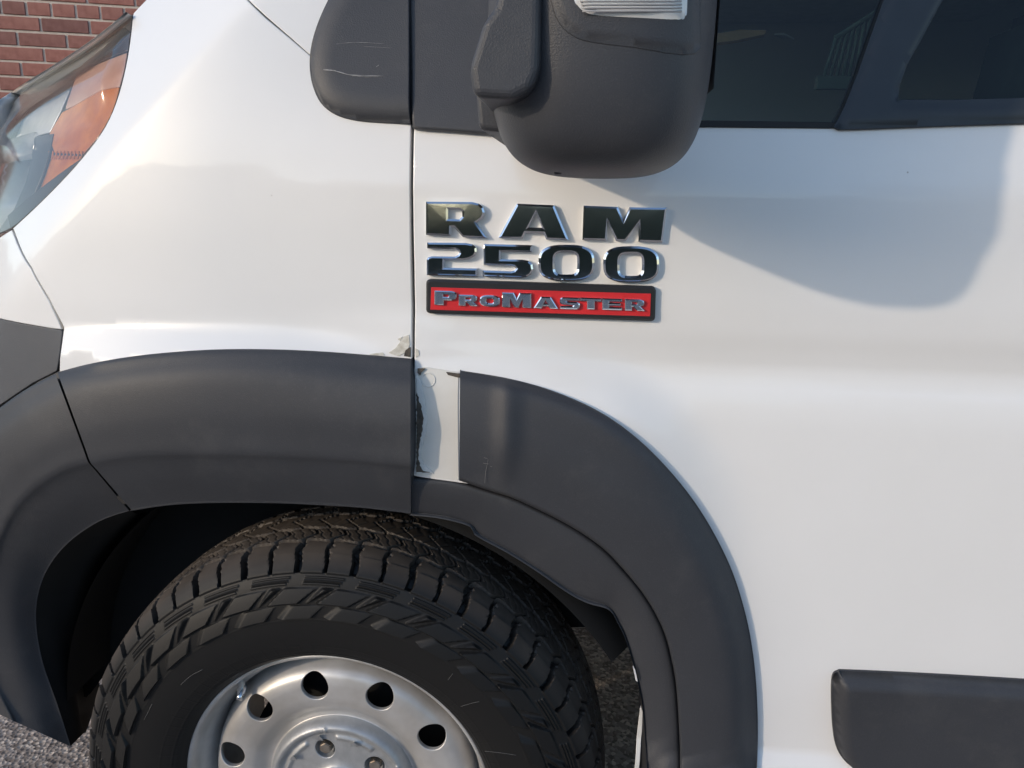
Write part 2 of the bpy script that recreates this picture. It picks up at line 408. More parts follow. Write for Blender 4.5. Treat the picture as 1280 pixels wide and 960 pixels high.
# ------------------------------------------------------------------ ground
def ground():
    m, nt, b = newmat('asphalt')
    tc = nt.nodes.new('ShaderNodeTexCoord')
    v = nt.nodes.new('ShaderNodeTexVoronoi'); v.inputs['Scale'].default_value = 115; nt.links.new(tc.outputs['Object'], v.inputs['Vector'])
    sep = nt.nodes.new('ShaderNodeSeparateColor'); nt.links.new(v.outputs['Color'], sep.inputs[0])
    r = nt.nodes.new('ShaderNodeValToRGB'); r.color_ramp.elements[0].color = (0.21, 0.172, 0.145, 1); r.color_ramp.elements[1].color = (0.85, 0.73, 0.62, 1)
    e = r.color_ramp.elements.new(0.6); e.color = (0.47, 0.395, 0.34, 1); nt.links.new(sep.outputs[0], r.inputs[0])
    n = nt.nodes.new('ShaderNodeTexNoise'); n.inputs['Scale'].default_value = 3; n.inputs['Detail'].default_value = 5; nt.links.new(tc.outputs['Object'], n.inputs['Vector'])
    mx = nt.nodes.new('ShaderNodeMix'); mx.data_type = 'RGBA'; mx.blend_type = 'MULTIPLY'; mx.inputs[0].default_value = 0.35
    nt.links.new(r.outputs[0], mx.inputs[6]); nt.links.new(n.outputs['Fac'], mx.inputs[7]); nt.links.new(mx.outputs[2], b.inputs['Base Color'])
    b.inputs['Roughness'].default_value = 0.85
    bump(nt, b, v.outputs['Distance'], 0.8, 0.004)
    o = mesh('asphalt_ground', [(-300, -300, GZ), (300, -300, GZ), (300, 300, GZ), (-300, 300, GZ)], [(0, 1, 2, 3)], m, None, False)
    tag(o, kind='structure')
ground()

# ------------------------------------------------------------------ brick wall
def brick_wall():
    p0 = at(0, 37.5, 2.78); ang = R(17); u = np.array([math.cos(ang), math.sin(ang), 0]); nrm = np.array([u[1], -u[0], 0])
    CH = 0.0677; BL = 0.2032; J = 0.0105; BH = CH-J
    root = empty('brick_wall', (p0[0], p0[1], GZ))
    tag(root, 'red brick wall with pale mortar behind the headlight', 'wall')
    def wallmat():
        m, nt, b = newmat('red_brick')
        r, n, tc = noise_col(nt, (0.25, 0.105, 0.085), (0.35, 0.165, 0.135), 26, 6, 0.3, 0.7)
        oi = nt.nodes.new('ShaderNodeObjectInfo'); rr = nt.nodes.new('ShaderNodeValToRGB')
        rr.color_ramp.elements[0].color = (0.62, 0.62, 0.66, 1); rr.color_ramp.elements[1].color = (1.1, 1.0, 0.97, 1); rr.color_ramp.elements[0].position = 0.0
        e = rr.color_ramp.elements.new(0.2); e.color = (0.92, 0.9, 0.9, 1)
        nt.links.new(oi.outputs['Random'], rr.inputs[0])
        mx = nt.nodes.new('ShaderNodeMix'); mx.data_type = 'RGBA'; mx.blend_type = 'MULTIPLY'; mx.inputs[0].default_value = 1
        nt.links.new(r.outputs[0], mx.inputs[6]); nt.links.new(rr.outputs[0], mx.inputs[7]); nt.links.new(mx.outputs[2], b.inputs['Base Color'])
        b.inputs['Roughness'].default_value = 0.85; bump(nt, b, n.outputs['Fac'], 0.5, 0.004); return m
    bmat = wallmat(); mort = simple('mortar', (0.50, 0.42, 0.36), 0.95, 0, (0.60, 0.52, 0.45), 40, 0.5, 200, 0.002)
    # which course: line through p0 is a bed joint
    off_u = 0.0
    q = at(21.7, 47.5, 2.78)
    # intersect ray with the wall plane
    def on_wall(px, py):
        r = ray(px, py); t = ((p0-CAM)@nrm)/(r@nrm); return CAM+r*t
    uj = (on_wall(21.7, 47.5)-p0)@u          # joint in the course just under p0
    def brickmesh(Lb):
        bm = bmesh.new(); bmesh.ops.create_cube(bm, size=1)
        for v in bm.verts: v.co = Vector((v.co.x*Lb, v.co.y*0.09, v.co.z*BH))
        bmesh.ops.bevel(bm, geom=list(bm.edges), offset=0.0025, segments=1, affect='EDGES')
        me = bpy.data.meshes.new('brick'); bm.to_mesh(me); bm.free(); me.materials.append(bmat); return me
    mS, mH = brickmesh(BL), brickmesh((BL-J)/2)
    rest_V, rest_F = [], []
    count = 0
    nlow = int((p0[2]-GZ)/CH)
    cand = []
    for k in range(-nlow, 22):
        zc = p0[2]+(k+0.5)*CH
        header = (k-1) % 6 == 0
        per = (BL+J)/2 if header else BL+J
        ph = uj + (0.25 if header else (0 if k % 2 else 0.5))*(BL+J)
        n0 = int((-1.6-ph)/per); n1 = int((4.6-ph)/per)
        for i in range(n0, n1):
            uc = ph+(i+0.5)*per
            c = p0+u*uc; c[2] = zc
            # keep as its own brick where the photograph (or a step aside) shows it
            v = c-CAM; d = v@fw; px, py = 640+F_PX*(v@CR)/d, 480-F_PX*(v@CU)/d
            vis = -120 < px < 215 and -75 < py < 175
            cand.append((vis, c, header))
    rot = Matrix.Rotation(ang, 4, 'Z')
    cube = [(-1, -1, -1), (1, -1, -1), (1, 1, -1), (-1, 1, -1), (-1, -1, 1), (1, -1, 1), (1, 1, 1), (-1, 1, 1)]
    cf = [(0, 1, 5, 4), (1, 2, 6, 5), (2, 3, 7, 6), (3, 0, 4, 7), (4, 5, 6, 7), (3, 2, 1, 0)]
    for vis, c, header in cand:
        c = c + nrm*rng.uniform(-.0012, .0012) + np.array([0, 0, rng.uniform(-.0008, .0008)]) - nrm*0.045
        if vis and count < 290:
            o = bpy.data.objects.new('brick', mH if header else mS); col.objects.link(o); o.parent = root
            o.location = Vector(c)-root.location; o.rotation_euler = (rng.uniform(-.006, .006), rng.uniform(-.004, .004), ang+rng.uniform(-.004, .004)); count += 1
        else:
            hl = ((BL-J)/2 if header else BL)/2; s = len(rest_V)
            for a in cube: rest_V.append(c+u*a[0]*hl+nrm*(-a[1])*0.045*(-1)+np.array([0, 0, a[2]*BH/2]))
            rest_F += [tuple(s+i for i in f) for f in cf]
    o = mesh('brickwork', rest_V, rest_F, bmat, root, False); tag(o, kind='stuff')
    a = p0-u*1.65; b_ = p0+u*4.65; t = nrm*0.006; th = -nrm*0.25
    V = []
    for q in (a-t, b_-t, b_-t+th, a-t+th):
        V.append((q[0], q[1], GZ)); V.append((q[0], q[1], p0[2]+22*CH))
    mesh('mortar', V, [(0, 2, 3, 1), (2, 4, 5, 3), (4, 6, 7, 5), (6, 0, 1, 7), (1, 3, 5, 7)], mort, root, False)
brick_wall()

# ------------------------------------------------------------------ the van
van = empty('delivery_van', (WX, 0.9, GZ))
tag(van, 'white delivery van seen close up at its front wheel, door mirror and black wheel arch', 'van')

# fender: outline in the picture, on the body surface
LENS_EDGE = [(166, 19), (163.5, 45), (159, 75), (151.5, 108), (141, 140), (126, 168), (103, 198), (76, 228), (46, 258), (17, 285)]
fender_top = [(392.5, 76), (360, 48), (330, 23), (303, -4), (270, -40), (225, -40), (196, -12), (168, 17)]
arch_under = [(513, 520), (440, 520), (340, 512), (240, 512), (160, 522), (118, 545), (95, 520), (84, 490), (75.5, 466), (77, 440), (81, 409), (62, 372), (40, 333), (19, 290)]
fender_out = [(513.5, 520), (513.5, 330), (514, 158)] + [(440, 154), (414, 144), (398, 126), (390, 104), (389, 80)] + fender_top + catmull(LENS_EDGE, 3)[1:].tolist() + arch_under[::-1][0:]
fender_out = [(512, 520), (512, 330), (512.6, 150), (450, 130), (420, 110), (396, 79)] + fender_top + catmull(LENS_EDGE, 3)[1:].tolist() + arch_under[::-1]
fender = panel('fender', [fender_out], 0.0, M['paint'], van, f=S, step=0.008, creases=(CRW,))
# cowl strip above the shut line
cowl = panel('hood_side', [[(396, 74), (362, 44), (332, 18), (306, -7), (270, -44), (262, -90), (430, -90), (450, 60), (440, 100)]], 0.0, M['paint'], van, f=S, step=0.012)
# hood and far wing continuing away from the silhouette
hv = [hit(x, y) for x, y in [(262, -90), (225, -41), (196, -13), (167.5, 16)]]
hood_edge = [p+np.array([0, 0.004, 0]) for p in hv]
V = []; F = []
for p in hood_edge: V.append(p)
for p in hood_edge: V.append(p+np.array([-0.06, 0.5, 0.0]))
for p in hood_edge: V.append(p+np.array([-0.06, 1.75-p[1], 0.0]))
for r_ in range(2):
    for i in range(len(hood_edge)-1): F.append((r_*4+i, r_*4+i+1, r_*4+4+i+1, r_*4+4+i))
mesh('hood', V, F, M['paint'], van)
# shut-line backing (dark rubber behind the panels)
backing = panel('seam_backing', [[(525, -60), (525, 515), (130, 515), (60, 380), (10, 270), (130, 180), (170, 60), (240, -60)]], 0.011, M['gap'], van, f=S, step=0.03, edge=0.001, depth=0.004)

# door
door_out = [(519.4, 157), (519.6, 330), (519.4, 470), (518.6, 594), (545, 598), (590, 604)] + \
    [(640, 590), (720, 620), (790, 690), (840, 780), (870, 880), (872, 1010), (865, 1130), (1550, 1160), (1550, 156), (1280, 154.5), (1160, 157), (1045, 159.5), (885, 157.5), (700, 160), (612, 165), (560, 160)]
XR = 0.60          # rear edge of the door
dl = np.array([hit(p[0] if p[0] < 1500 else 1750, p[1], 0.0, S)[[0, 2]] for p in door_out]); dl[:, 0] = np.minimum(dl[:, 0], XR)
door = panel_xz('door', [dl], S, 0.0, M['paint'], van, step=0.010, edge=0.002)
box('door_backing', (XSEAM, 0.03, 0.80), (0.75, 0.05, 1.16), M['gap'], van)

# bumper: white corner, grey lower cover
bcor = panel('bumper_corner', [[(14, 289), (37, 336), (59, 375), (76, 411), (0, 397), (-140, 372), (-140, 378), (-190, 380), (-190, 395), (-120, 345), (-40, 318), (0, 298)]], 0.001, M['paint'], van, step=0.012)
bcov = panel('bumper_cover', [[(76.5, 414), (74, 440), (70, 463), (40, 478), (0, 505), (-40, 540), (-120, 640), (-240, 700), (-240, 385), (-140, 380), (0, 400)]], 0.002, M['bumper'], van, step=0.012)

# ---- wheel-arch flares, lofted between rails
ff_top = FL_F; ff_cr = [(113, 578), (150, 570), (200, 566.5), (280, 566), (360, 568), (440, 573), (513, 580)]
ff_bot = [(164, 637), (210, 630), (262, 627), (340, 627), (400, 629.5), (455, 633), (513.5, 640)]
def mid(a, b, t, n=30):
    a, b = resample(catmull(a, 6), n), resample(catmull(b, 6), n); return a*(1-t)+b*t
def flare(name, top, crease, bot, mat, offs, lip=0.05, n=70):
    rails = [rail(top, offs[0]+0.012, 6, S), rail(top, offs[0], 6, S),
             rail(mid(top, crease, .10), offs[1], 1), rail(mid(top, crease, .28), offs[2], 1), rail(mid(top, crease, .6), offs[3], 1), rail(mid(top, crease, .85), offs[4]-.0004, 1),
             rail(crease, offs[4]+.0012, 6), rail(mid(crease, bot, .15), offs[4]*.85+offs[5]*.15+.001, 1), rail(mid(crease, bot, .55), (offs[4]*.5+offs[5]*.5), 1), rail(mid(crease, bot, .97), offs[4]*.03+offs[5]*.97, 1), rail(bot, offs[5], 6), rail(mid(crease, bot, 1.0), offs[5]+.006, 1)]
    last = rails[-1].copy(); last = last+np.array([0, lip, 0]); last[:, 2] += 0.008; rails.append(last)
    return loft(name, rails, mat, van, n, 4)
OFF_F = (-.007, -.034, -.044, -.048, -.046, -.012)
fl1 = flare('fender_flare', ff_top, ff_cr, ff_bot, M['plastic'], OFF_F)
# end wall of the fender flare at the door seam
def endwall(name, top, cr, bot, offs, px, parent):
    pts = [hit(*top, offs[0]+.012, S), hit(*top, offs[0], S), hit(px, top[1]*.9+cr*.1, offs[1]), hit(px, top[1]*.72+cr*.28, offs[2]), hit(px, top[1]*.4+cr*.6, offs[3]), hit(px, cr, offs[4]), hit(px, bot, offs[5])]
    V = list(pts)+[p*np.array([1, 0, 1])+np.array([0.002, 0.03, 0]) for p in pts]; n = len(pts)
    return mesh(name, V, [(i, i+1, n+i+1, n+i) for i in range(n-1)], M['plastic'], parent, False)
endwall('flare_end', (513, 449), 580, 640, OFF_F, 513, fl1)
# front leg of the arch, on the bumper
lg_top = [(69.5, 468), (40, 483), (10, 503), (-30, 536), (-75, 590), (-105, 680), (-115, 760), (-90, 850)]
lg_cr = [(110, 577), (85, 583), (60, 596), (31, 619), (9, 648), (-12, 700), (-24, 770), (-14, 840), (14, 900)]
lg_bot = [(161, 638), (124, 651), (86, 677), (60, 709), (47, 744), (45, 782), (53, 828), (71, 880), (88, 933)]
fl2 = flare('bumper_flare', lg_top, lg_cr, lg_bot, M['plastic'], (-.012, -.032, -.042, -.046, -.044, .012), lip=0.0, n=60)
panel('flare_backing', [[(68, 474), (82, 476), (124, 566), (162, 629), (154, 630), (102, 575)]], -.006, M['gap'], van, step=0.012, edge=0.001, depth=0.004)  # dark plate added behind the seam to paint its gap black
# door flare with its smooth face and the recessed inner lip
fd_in = [(574, 600.5), (608, 612), (640, 622), (671, 636), (703, 652), (733, 670), (759, 690), (784, 717), (804, 742), (820, 768), (832, 795), (840, 826), (845.5, 860), (849, 914), (850, 962), (848, 1050)]
fd_lip = [(514.5, 640), (552, 644), (589, 654), (596, 665), (636, 687), (671, 709), (710, 736), (735, 749), (761, 757), (772, 774), (782, 795), (793, 833), (802, 874), (806, 919), (808, 962), (806, 1050)]
def fdr(t, o, f=B): return rail(mid(FL_D, fd_in, t), o, 1, f)
rr = [rail(FL_D, .03, 6, S), rail(FL_D, -.005, 6, S), fdr(.012, -.0075, S), fdr(.10, -.0165 , S), fdr(.3, -.038), fdr(.6, -.041), fdr(.93, -.038), fdr(.985, -.036), rail(fd_in, -.028, 6), rail(fd_in, .01, 6)]
x0 = at(634, 520, -.04)[0]
rr = [resample(r_, 240) for r_ in rr]
for r_ in rr[2:-2]: r_[:, 1] -= .0060*np.exp(-((r_[:, 0]-x0)/.013)**2)*sstep(.84, .90, r_[:, 2])
fl3 = loft('door_flare', rr, M['plastic'], van, 240, 4)
def capstrip(name, rails, idx, parent):
    P = [r[idx] for r in rails]; V = list(P)+[p*np.array([1, 0, 1])+np.array([0.0, .012, 0]) for p in P]; n = len(P)
    return mesh(name, V, [(i, i+1, n+i+1, n+i) for i in range(n-1)], M['plastic'], parent, False)
capstrip('flare_end', rr[1:-1], 0, fl3)
for P in ([(608, 560), (610, 575), (607, 590), (606, 604)], [(605, 572), (612, 574)], [(604, 579), (611, 580)], [(613, 583), (622, 584.5)], [(624, 590), (627, 592)]):
    tube('scratch', [hit(x, y, -.0405) for x, y in catmull(P, 4)], .00018, M['scratch2'], fl3, 5)
# inner lip strip
li_out = [(515, 596), (545, 598), (574, 602)] + fd_in[1:]
rl = [rail(li_out, -.004, 6), rail(li_out, -.014, 6), rail(mid(li_out, fd_lip, .12), -.020, 1), rail(mid(li_out, fd_lip, .5), -.017, 1), rail(mid(li_out, fd_lip, .95), -.006, 1), rail(fd_lip, -.002, 6), rail(fd_lip, .004, 6)]
last = rail(fd_lip, .03, 6); last = rl[-1]+np.array([0, .15, 0]); rl.append(last)
loft('arch_lip', rl, M['plastic'], van, 110, 4)
# front inner lip of the leg
ll = [rail(lg_bot, .012, 6)]
lb2 = [(166, 640), (132, 656), (102, 684), (84, 718), (76, 752), (77, 796), (84, 838), (97, 884), (104, 917)]
lb3 = [(172, 642), (146, 668), (122, 702), (108, 745), (102, 790), (99, 835), (102, 876), (98, 898), (108, 914)]
ll += [rail(lb2, .05, 6), rail(lb3, .10, 6), rail([(x+14, y-2) for x, y in lb3[:6]]+[(124, 851), (122, 870), (116, 890)], .20, 6)]
loft('bumper_flare_lip', ll, M['liner'], van, 50, 4)
# wheel-well liner and what lies behind
revolve('wheel_well_liner', [(0.468, 0.12), (0.47, 0.20), (0.47, 0.48), (0.30, 0.50)], M['liner'], van, WX, WZ, 60, R(100), R(176))
revolve('wheel_well_liner', [(0.44, 0.012), (0.466, 0.03), (0.47, 0.20), (0.47, 0.48), (0.30, 0.50)], M['liner'], van, WX, WZ, 60, R(33), R(100))
wl = [at(x, y, .235) for x, y in [(20, 600), (420, 600), (420, 690), (240, 730), (150, 820), (124, 851), (108, 872), (60, 850), (20, 760)]]
mesh('front_liner', wl+[p+np.array([0, .01, 0]) for p in wl], [tuple(range(9)), tuple(range(17, 8, -1))], M['liner'], van, False)
wr = [at(x, y, .235) for x, y in [(520, 600), (800, 600), (815, 700), (800, 784), (690, 784), (640, 740), (600, 690)]]
mesh('rear_liner', wr+[p+np.array([0, .01, 0]) for p in wr], [tuple(range(7)), tuple(range(13, 6, -1))], M['liner'], van, False)
box('inner_wing', (-0.95, 0.50, 0.56), (0.30, 0.52, 1.0), M['liner'], van)
box('underbody', (-0.62, 0.54, 0.50), (3.6, 1.96, 0.54), M['liner'], van)

# exposed door strip where a flare piece is missing
strip = panel('exposed_strip', [[(519.5, 462), (530, 459), (573, 466), (573, 600), (520, 594)]], -.0012, M['primer'], door, f=S, step=0.006, edge=0.0005, depth=0.002)
def ragged(P, j=0.8, step=2.5):
    P = densify(np.asarray(P, float), step); return (P+rng.normal(size=P.shape)*j*.5).tolist()
res = ragged([(521, 466), (526, 478), (530, 498), (533, 518), (533, 538), (529, 552), (526, 566), (528, 580), (537, 588), (541, 592), (521, 592)], 1.2)
panel('adhesive_residue', [res], -.0028, M['residue'], strip, f=S, step=0.003, edge=0.0006, depth=0.002)
gapl = [(521, 492), (523, 500), (526, 508), (528, 520), (528.5, 530), (527, 540), (524.5, 550), (523, 562), (522, 572), (524, 582), (529, 589), (538, 591), (521, 590)]
gapl = ragged(gapl, 0.9)
panel('torn_adhesive', [gapl], -.0040, M['grime'], strip, f=S, step=0.003, edge=0.0004, depth=0.002)
panel('torn_adhesive', [[(522, 461), (531, 461), (526, 466), (525, 469), (522, 466)]], -.0040, M['grime'], strip, f=S, step=0.002, edge=0.0003, depth=0.002)
ringp = [hit(535.5+8.5*math.cos(a), 475+8.5*math.sin(a), -.0018, S) for a in np.linspace(0, 2*math.pi, 28)]
tube('adhesive_ring', ringp, 0.0005, M['residue'], strip, 6)
panel('broken_clip', [[(558, 465.5), (575, 468), (574, 472), (560, 468.5)]], -.003, M['grime'], strip, f=S, step=0.003, edge=0.0004, depth=0.003)
# chipped paint at the seam
for P in ([(486, 441), (494, 436), (500, 428), (505, 421), (511, 419), (512, 431), (508, 440), (498, 445)], [(462, 443), (478, 441), (481, 444), (468, 446)],
          [(497, 424), (503, 421), (500, 426)]):
    panel('paint_chip', [P], -.0010, M['chip'], fender, f=S, step=0.003, edge=0.0003, depth=0.001)
for P in ([(507, 438), (513, 434), (513, 446), (505, 445)], ):
    panel('paint_chip', [P], -.0014, M['grime'], fender, f=S, step=0.003, edge=0.0003, depth=0.001)
panel('paint_chip', [[(519, 436), (523, 438), (524, 444), (520, 447)]], -.001, M['chip'], door, f=S, step=0.002, edge=0.0003, depth=0.001)
panel('paint_chip', [[(791, 832), (794, 838), (797, 852), (795, 851)]], -.012, M['indicator'], van, step=0.003, edge=0.0003, depth=0.001)
panel('flare_backing', [[(801, 884), (803, 890), (802, 915), (799, 955), (797, 970), (793, 968), (796, 930)]], -.002, M['primer'], van, step=0.004, edge=0.0005, depth=0.003)

# side moulding on the door
ml = [(1041, 905), (1039.5, 870), (1040.5, 845), (1047, 838), (1062, 837.5), (1160, 842), (1280, 849), (1420, 858), (1560, 868), (1560, 1010), (1400, 995), (1280, 985), (1100, 968), (1075, 962), (1055, 948), (1045, 930)]
mlw = np.array([hit(*p)[[0, 2]] for p in ml]); mlc = clean(densify(catmull(mlw, 4, True), 0.006))
def Mold(x, z):
    d = dist_poly(np.ravel(x), np.ravel(z), np.vstack([mlc, mlc[:1]])); return (B(np.ravel(x), np.ravel(z)) - 0.020*np.sqrt(np.clip(1-(1-np.clip(d/0.016, 0, 1))**2, 0, 1))).reshape(np.shape(x))
panel_xz('side_moulding', [mlc], Mold, -.003, M['plastic'], van, step=0.005, edge=0.001, depth=0.01)

# ------------------------------------------------------------------ badge
def glyph(name, loops, frame, h, b, mat, parent):
    """loops of 2D points; frame(p, h) -> 3D; chamfered block letter"""
    V = []; F = []; L = []
    for i, P in enumerate(loops):
        P = clean(np.asarray(P, float), 1e-5)
        if (area(P) < 0) == (i == 0): P = P[::-1]
        L.append(P)
    pts = []; edges = []
    for P in L:
        e = np.roll(P, -1, 0)-P; e /= np.linalg.norm(e, axis=1)[:, None]; n1 = np.stack([e[:, 1], -e[:, 0]], 1); n0 = np.roll(n1, 1, 0)
        mi = n0+n1; mi /= np.maximum(1e-6, (1+(n0*n1).sum(1)))[:, None]
        ln = np.linalg.norm(mi, axis=1); mi *= np.minimum(1, 1.8/np.maximum(ln, 1e-6))[:, None]
        inn = P-mi*b; n = len(P); s = len(V)
        for ring in ((P, -0.001), (P, h-b*0.8), (inn, h)):
            for p in ring[0]: V.append(frame(p, ring[1]))
        for k in range(2):
            for i in range(n): j = (i+1) % n; F.append((s+k*n+i, s+k*n+j, s+(k+1)*n+j, s+(k+1)*n+i))
        t = len(pts); pts += inn.tolist(); edges += [(t+i, t+(i+1) % n) for i in range(n)]
    r = delaunay_2d_cdt([Vector(p) for p in pts], edges, [], 0, 1e-9)
    V2 = np.array([tuple(v) for v in r[0]]); s = len(V)
    for p in V2: V.append(frame(p, h))
    inner = []
    t = 0
    for P in L: inner.append(np.array(pts[t:t+len(P)])); t += len(P)
    for f_ in r[2]:
        c = V2[list(f_)].mean(0)[None]
        ok = inside(c[:, 0], c[:, 1], inner[0])[0] and not any(inside(c[:, 0], c[:, 1], q)[0] for q in inner[1:])
        if ok: F.append(tuple(s+i for i in f_))
    o = mesh(name, V, F, mat, parent, False)
    bm = bmesh.new(); bm.from_mesh(o.data); bmesh.ops.remove_doubles(bm, verts=bm.verts, dist=1e-6); bmesh.ops.recalc_face_normals(bm, faces=bm.faces); bm.to_mesh(o.data); bm.free()
    return o
def zc(P): return [(520+x/4, 240+y/4) for x, y in P]
def on_door(P, off=0.0): return [hit(x, y, off, S)[[0, 2]] for x, y in P]
def door_frame(off):
    def fr(p, h): return (p[0], float(S(np.array([p[0]]), np.array([p[1]]))[0])+off-h, p[1])
    return fr
def supell(cx, cy, ax, ay, n, k=36, skew=0):
    return [(cx+ax*math.copysign(abs(math.cos(a))**(2/n), math.cos(a)), cy+ay*math.copysign(abs(math.sin(a))**(2/n), math.sin(a))+skew*math.cos(a)) for a in np.linspace(0, 2*math.pi, k, endpoint=False)]
BADGE = {
 'R': [[(56, 48), (285, 50), (318, 58), (340, 76), (348, 102), (338, 130), (308, 152), (358, 229), (240, 225), (196, 176), (182, 176), (180, 219), (56, 213)], [(166, 86), (222, 88), (236, 98), (236, 122), (222, 136), (166, 134)]],
 'A': [[(508, 58), (692, 66), (765, 240), (652, 236), (640, 206), (550, 203), (536, 232), (416, 228)], [(602, 104), (632, 178), (566, 176)]],
 'M': [[(838, 68), (1008, 74), (1036, 142), (1066, 76), (1252, 78), (1230, 250), (1110, 247), (1113, 152), (1048, 244), (998, 243), (957, 143), (953, 241), (832, 238)]],
 '2': [[(62, 251), (255, 253), (288, 260), (306, 276), (308, 298), (298, 318), (272, 332), (240, 338), (148, 338), (146, 376), (312, 380), (310, 419), (60, 413), (60, 334), (68, 324), (84, 319), (200, 321), (216, 313), (222, 303), (217, 292), (204, 284), (62, 280)]],
 '5': [[(342, 258), (584, 264), (582, 299), (428, 297), (427, 334), (535, 336), (566, 342), (584, 358), (588, 384), (578, 408), (556, 421), (530, 426), (338, 419), (338, 389), (478, 394), (494, 390), (502, 380), (494, 370), (478, 366), (342, 362)]],
}
for k in 'RAM':
    glyph('letter', [on_door(zc(P)) for P in BADGE[k]], door_frame(0), 0.0085, 0.0022, M['chrome'], door)
for k in '25':
    glyph('digit', [on_door(zc(P)) for P in BADGE[k]], door_frame(0), 0.0085, 0.0020, M['chrome'], door)
for (cx, cy) in ((753, 352), (1074, 359)):
    glyph('digit', [on_door(zc(supell(cx, cy, 139, 90, 2.9, 40))), on_door(zc(supell(cx-2, cy+3, 56, 55, 4, 24)))], door_frame(0), 0.0085, 0.0024, M['chrome'], door)
plate = glyph('name_plate', [on_door(zc([(57, 452), (59, 443), (65, 436), (74, 433), (620, 450), (1178, 468), (1188, 472), (1194, 479), (1197, 489), (1193, 622), (1190, 632), (1184, 638), (1174, 641), (620, 622), (78, 603), (68, 600), (60, 594), (57, 585)]))], door_frame(0), 0.0085, 0.0025, M['badgeblack'], door)
plate['label'] = 'black framed plate under the digits'
plate_red = [(84, 472), (1172, 504), (1168, 616), (80, 583)]
GL = {
 'P': [[(0, 0), (1, 0), (1, 0)]],
}
GLY = {  # unit box, y down
 'P': [[(0, 0), (.78, 0), (.93, .06), (1, .2), (1, .42), (.93, .58), (.78, .66), (.42, .66), (.42, 1), (0, 1)], [(.40, .24), (.60, .24), (.64, .30), (.64, .38), (.60, .43), (.40, .43)]],
 'R': [[(0, 0), (.76, 0), (.92, .08), (.97, .22), (.97, .42), (.90, .56), (.78, .62), (1, 1), (.60, 1), (.42, .66), (.36, .66), (.36, 1), (0, 1)], [(.36, .24), (.58, .24), (.62, .30), (.62, .38), (.58, .43), (.36, .43)]],
 'O': [supell(.5, .5, .5, .5, 2.8, 24), supell(.5, .5, .18, .22, 3, 16)],
 'M': [[(0, 0), (.40, 0), (.5, .42), (.60, 0), (1, 0), (1, 1), (.70, 1), (.70, .45), (.56, 1), (.42, 1), (.28, .45), (.28, 1), (0, 1)]],
 'A': [[(.30, 0), (.70, 0), (1, 1), (.66, 1), (.60, .80), (.38, .80), (.33, 1), (0, 1)], [(.49, .28), (.57, .58), (.42, .58)]],
 'S': [[(.98, 0), (.98, .26), (.36, .26), (.34, .33), (.38, .37), (.86, .38), (.97, .46), (1, .62), (.98, .86), (.88, .98), (.76, 1), (.02, 1), (.02, .74), (.64, .74), (.67, .68), (.63, .63), (.14, .62), (.03, .54), (0, .40), (.02, .14), (.12, .02), (.24, 0)]],
 'T': [[(0, 0), (1, 0), (1, .30), (.68, .30), (.68, 1), (.32, 1), (.32, .30), (0, .30)]],
 'E': [[(0, 0), (1, 0), (1, .25), (.36, .25), (.36, .38), (.92, .38), (.92, .61), (.36, .61), (.36, .75), (1, .75), (1, 1), (0, 1)]],
}
redp = glyph('plate_face', [on_door(zc(plate_red))], door_frame(-.0080), 0.0012, 0.0003, M['red'], door)
sl = 0.0325
def yy(x): return (x-80)*sl
for ch, x0, x1, t0, t1 in (('P', 102, 212, 486, 556), ('R', 222, 316, 502, 556), ('O', 326, 426, 500, 556), ('M', 436, 580, 484, 556), ('A', 592, 712, 499, 556), ('S', 720, 820, 498, 556), ('T', 822, 926, 497, 553), ('E', 930, 1028, 497, 553), ('R', 1042, 1140, 497, 553)):
    loops = [[(x0+(x1-x0)*a, t0+(t1-t0)*b+yy(x0+(x1-x0)*a)) for a, b in P] for P in GLY[ch]]
    glyph('letter', [on_door(zc(P)) for P in loops], door_frame(-.0090), 0.0042, 0.0012, M['chrome'], plate)

# ------------------------------------------------------------------ black trims round the mirror, windows
trim_out = [(513.8, 154.5), (480, 153), (446, 150), (420, 142.5), (402, 128), (392, 106), (388.5, 82), (391, 55), (400, 26), (414, -4), (440, -50), (470, -90), (513.8, -90)]
tw = np.array([hit(*p)[[0, 2]] for p in trim_out]); twc = clean(np.vstack([tw[:1], catmull(tw[:-1], 4), tw[-1:]]))
def soft(loop, wdt, hgt, base=B):
    lp = np.vstack([loop, loop[:1]])
    def f(x, z):
        d = dist_poly(np.ravel(x), np.ravel(z), lp); return (base(np.ravel(x), np.ravel(z))-hgt*np.sqrt(np.clip(1-(1-np.clip(d/wdt, 0, 1))**2, 0, 1))).reshape(np.shape(x))
    return f
twx = twc.copy(); twx[np.abs(twx[:, 0]-tw[0, 0]) < .006, 0] += .08; twx[twx[:, 1] > tw[-1, 1]-.004, 1] += .08
trim = panel_xz('cowl_trim', [twc], soft(twx, 0.030, 0.014), -.002, M['mirror'], van, step=0.005, edge=0.001, depth=0.012)
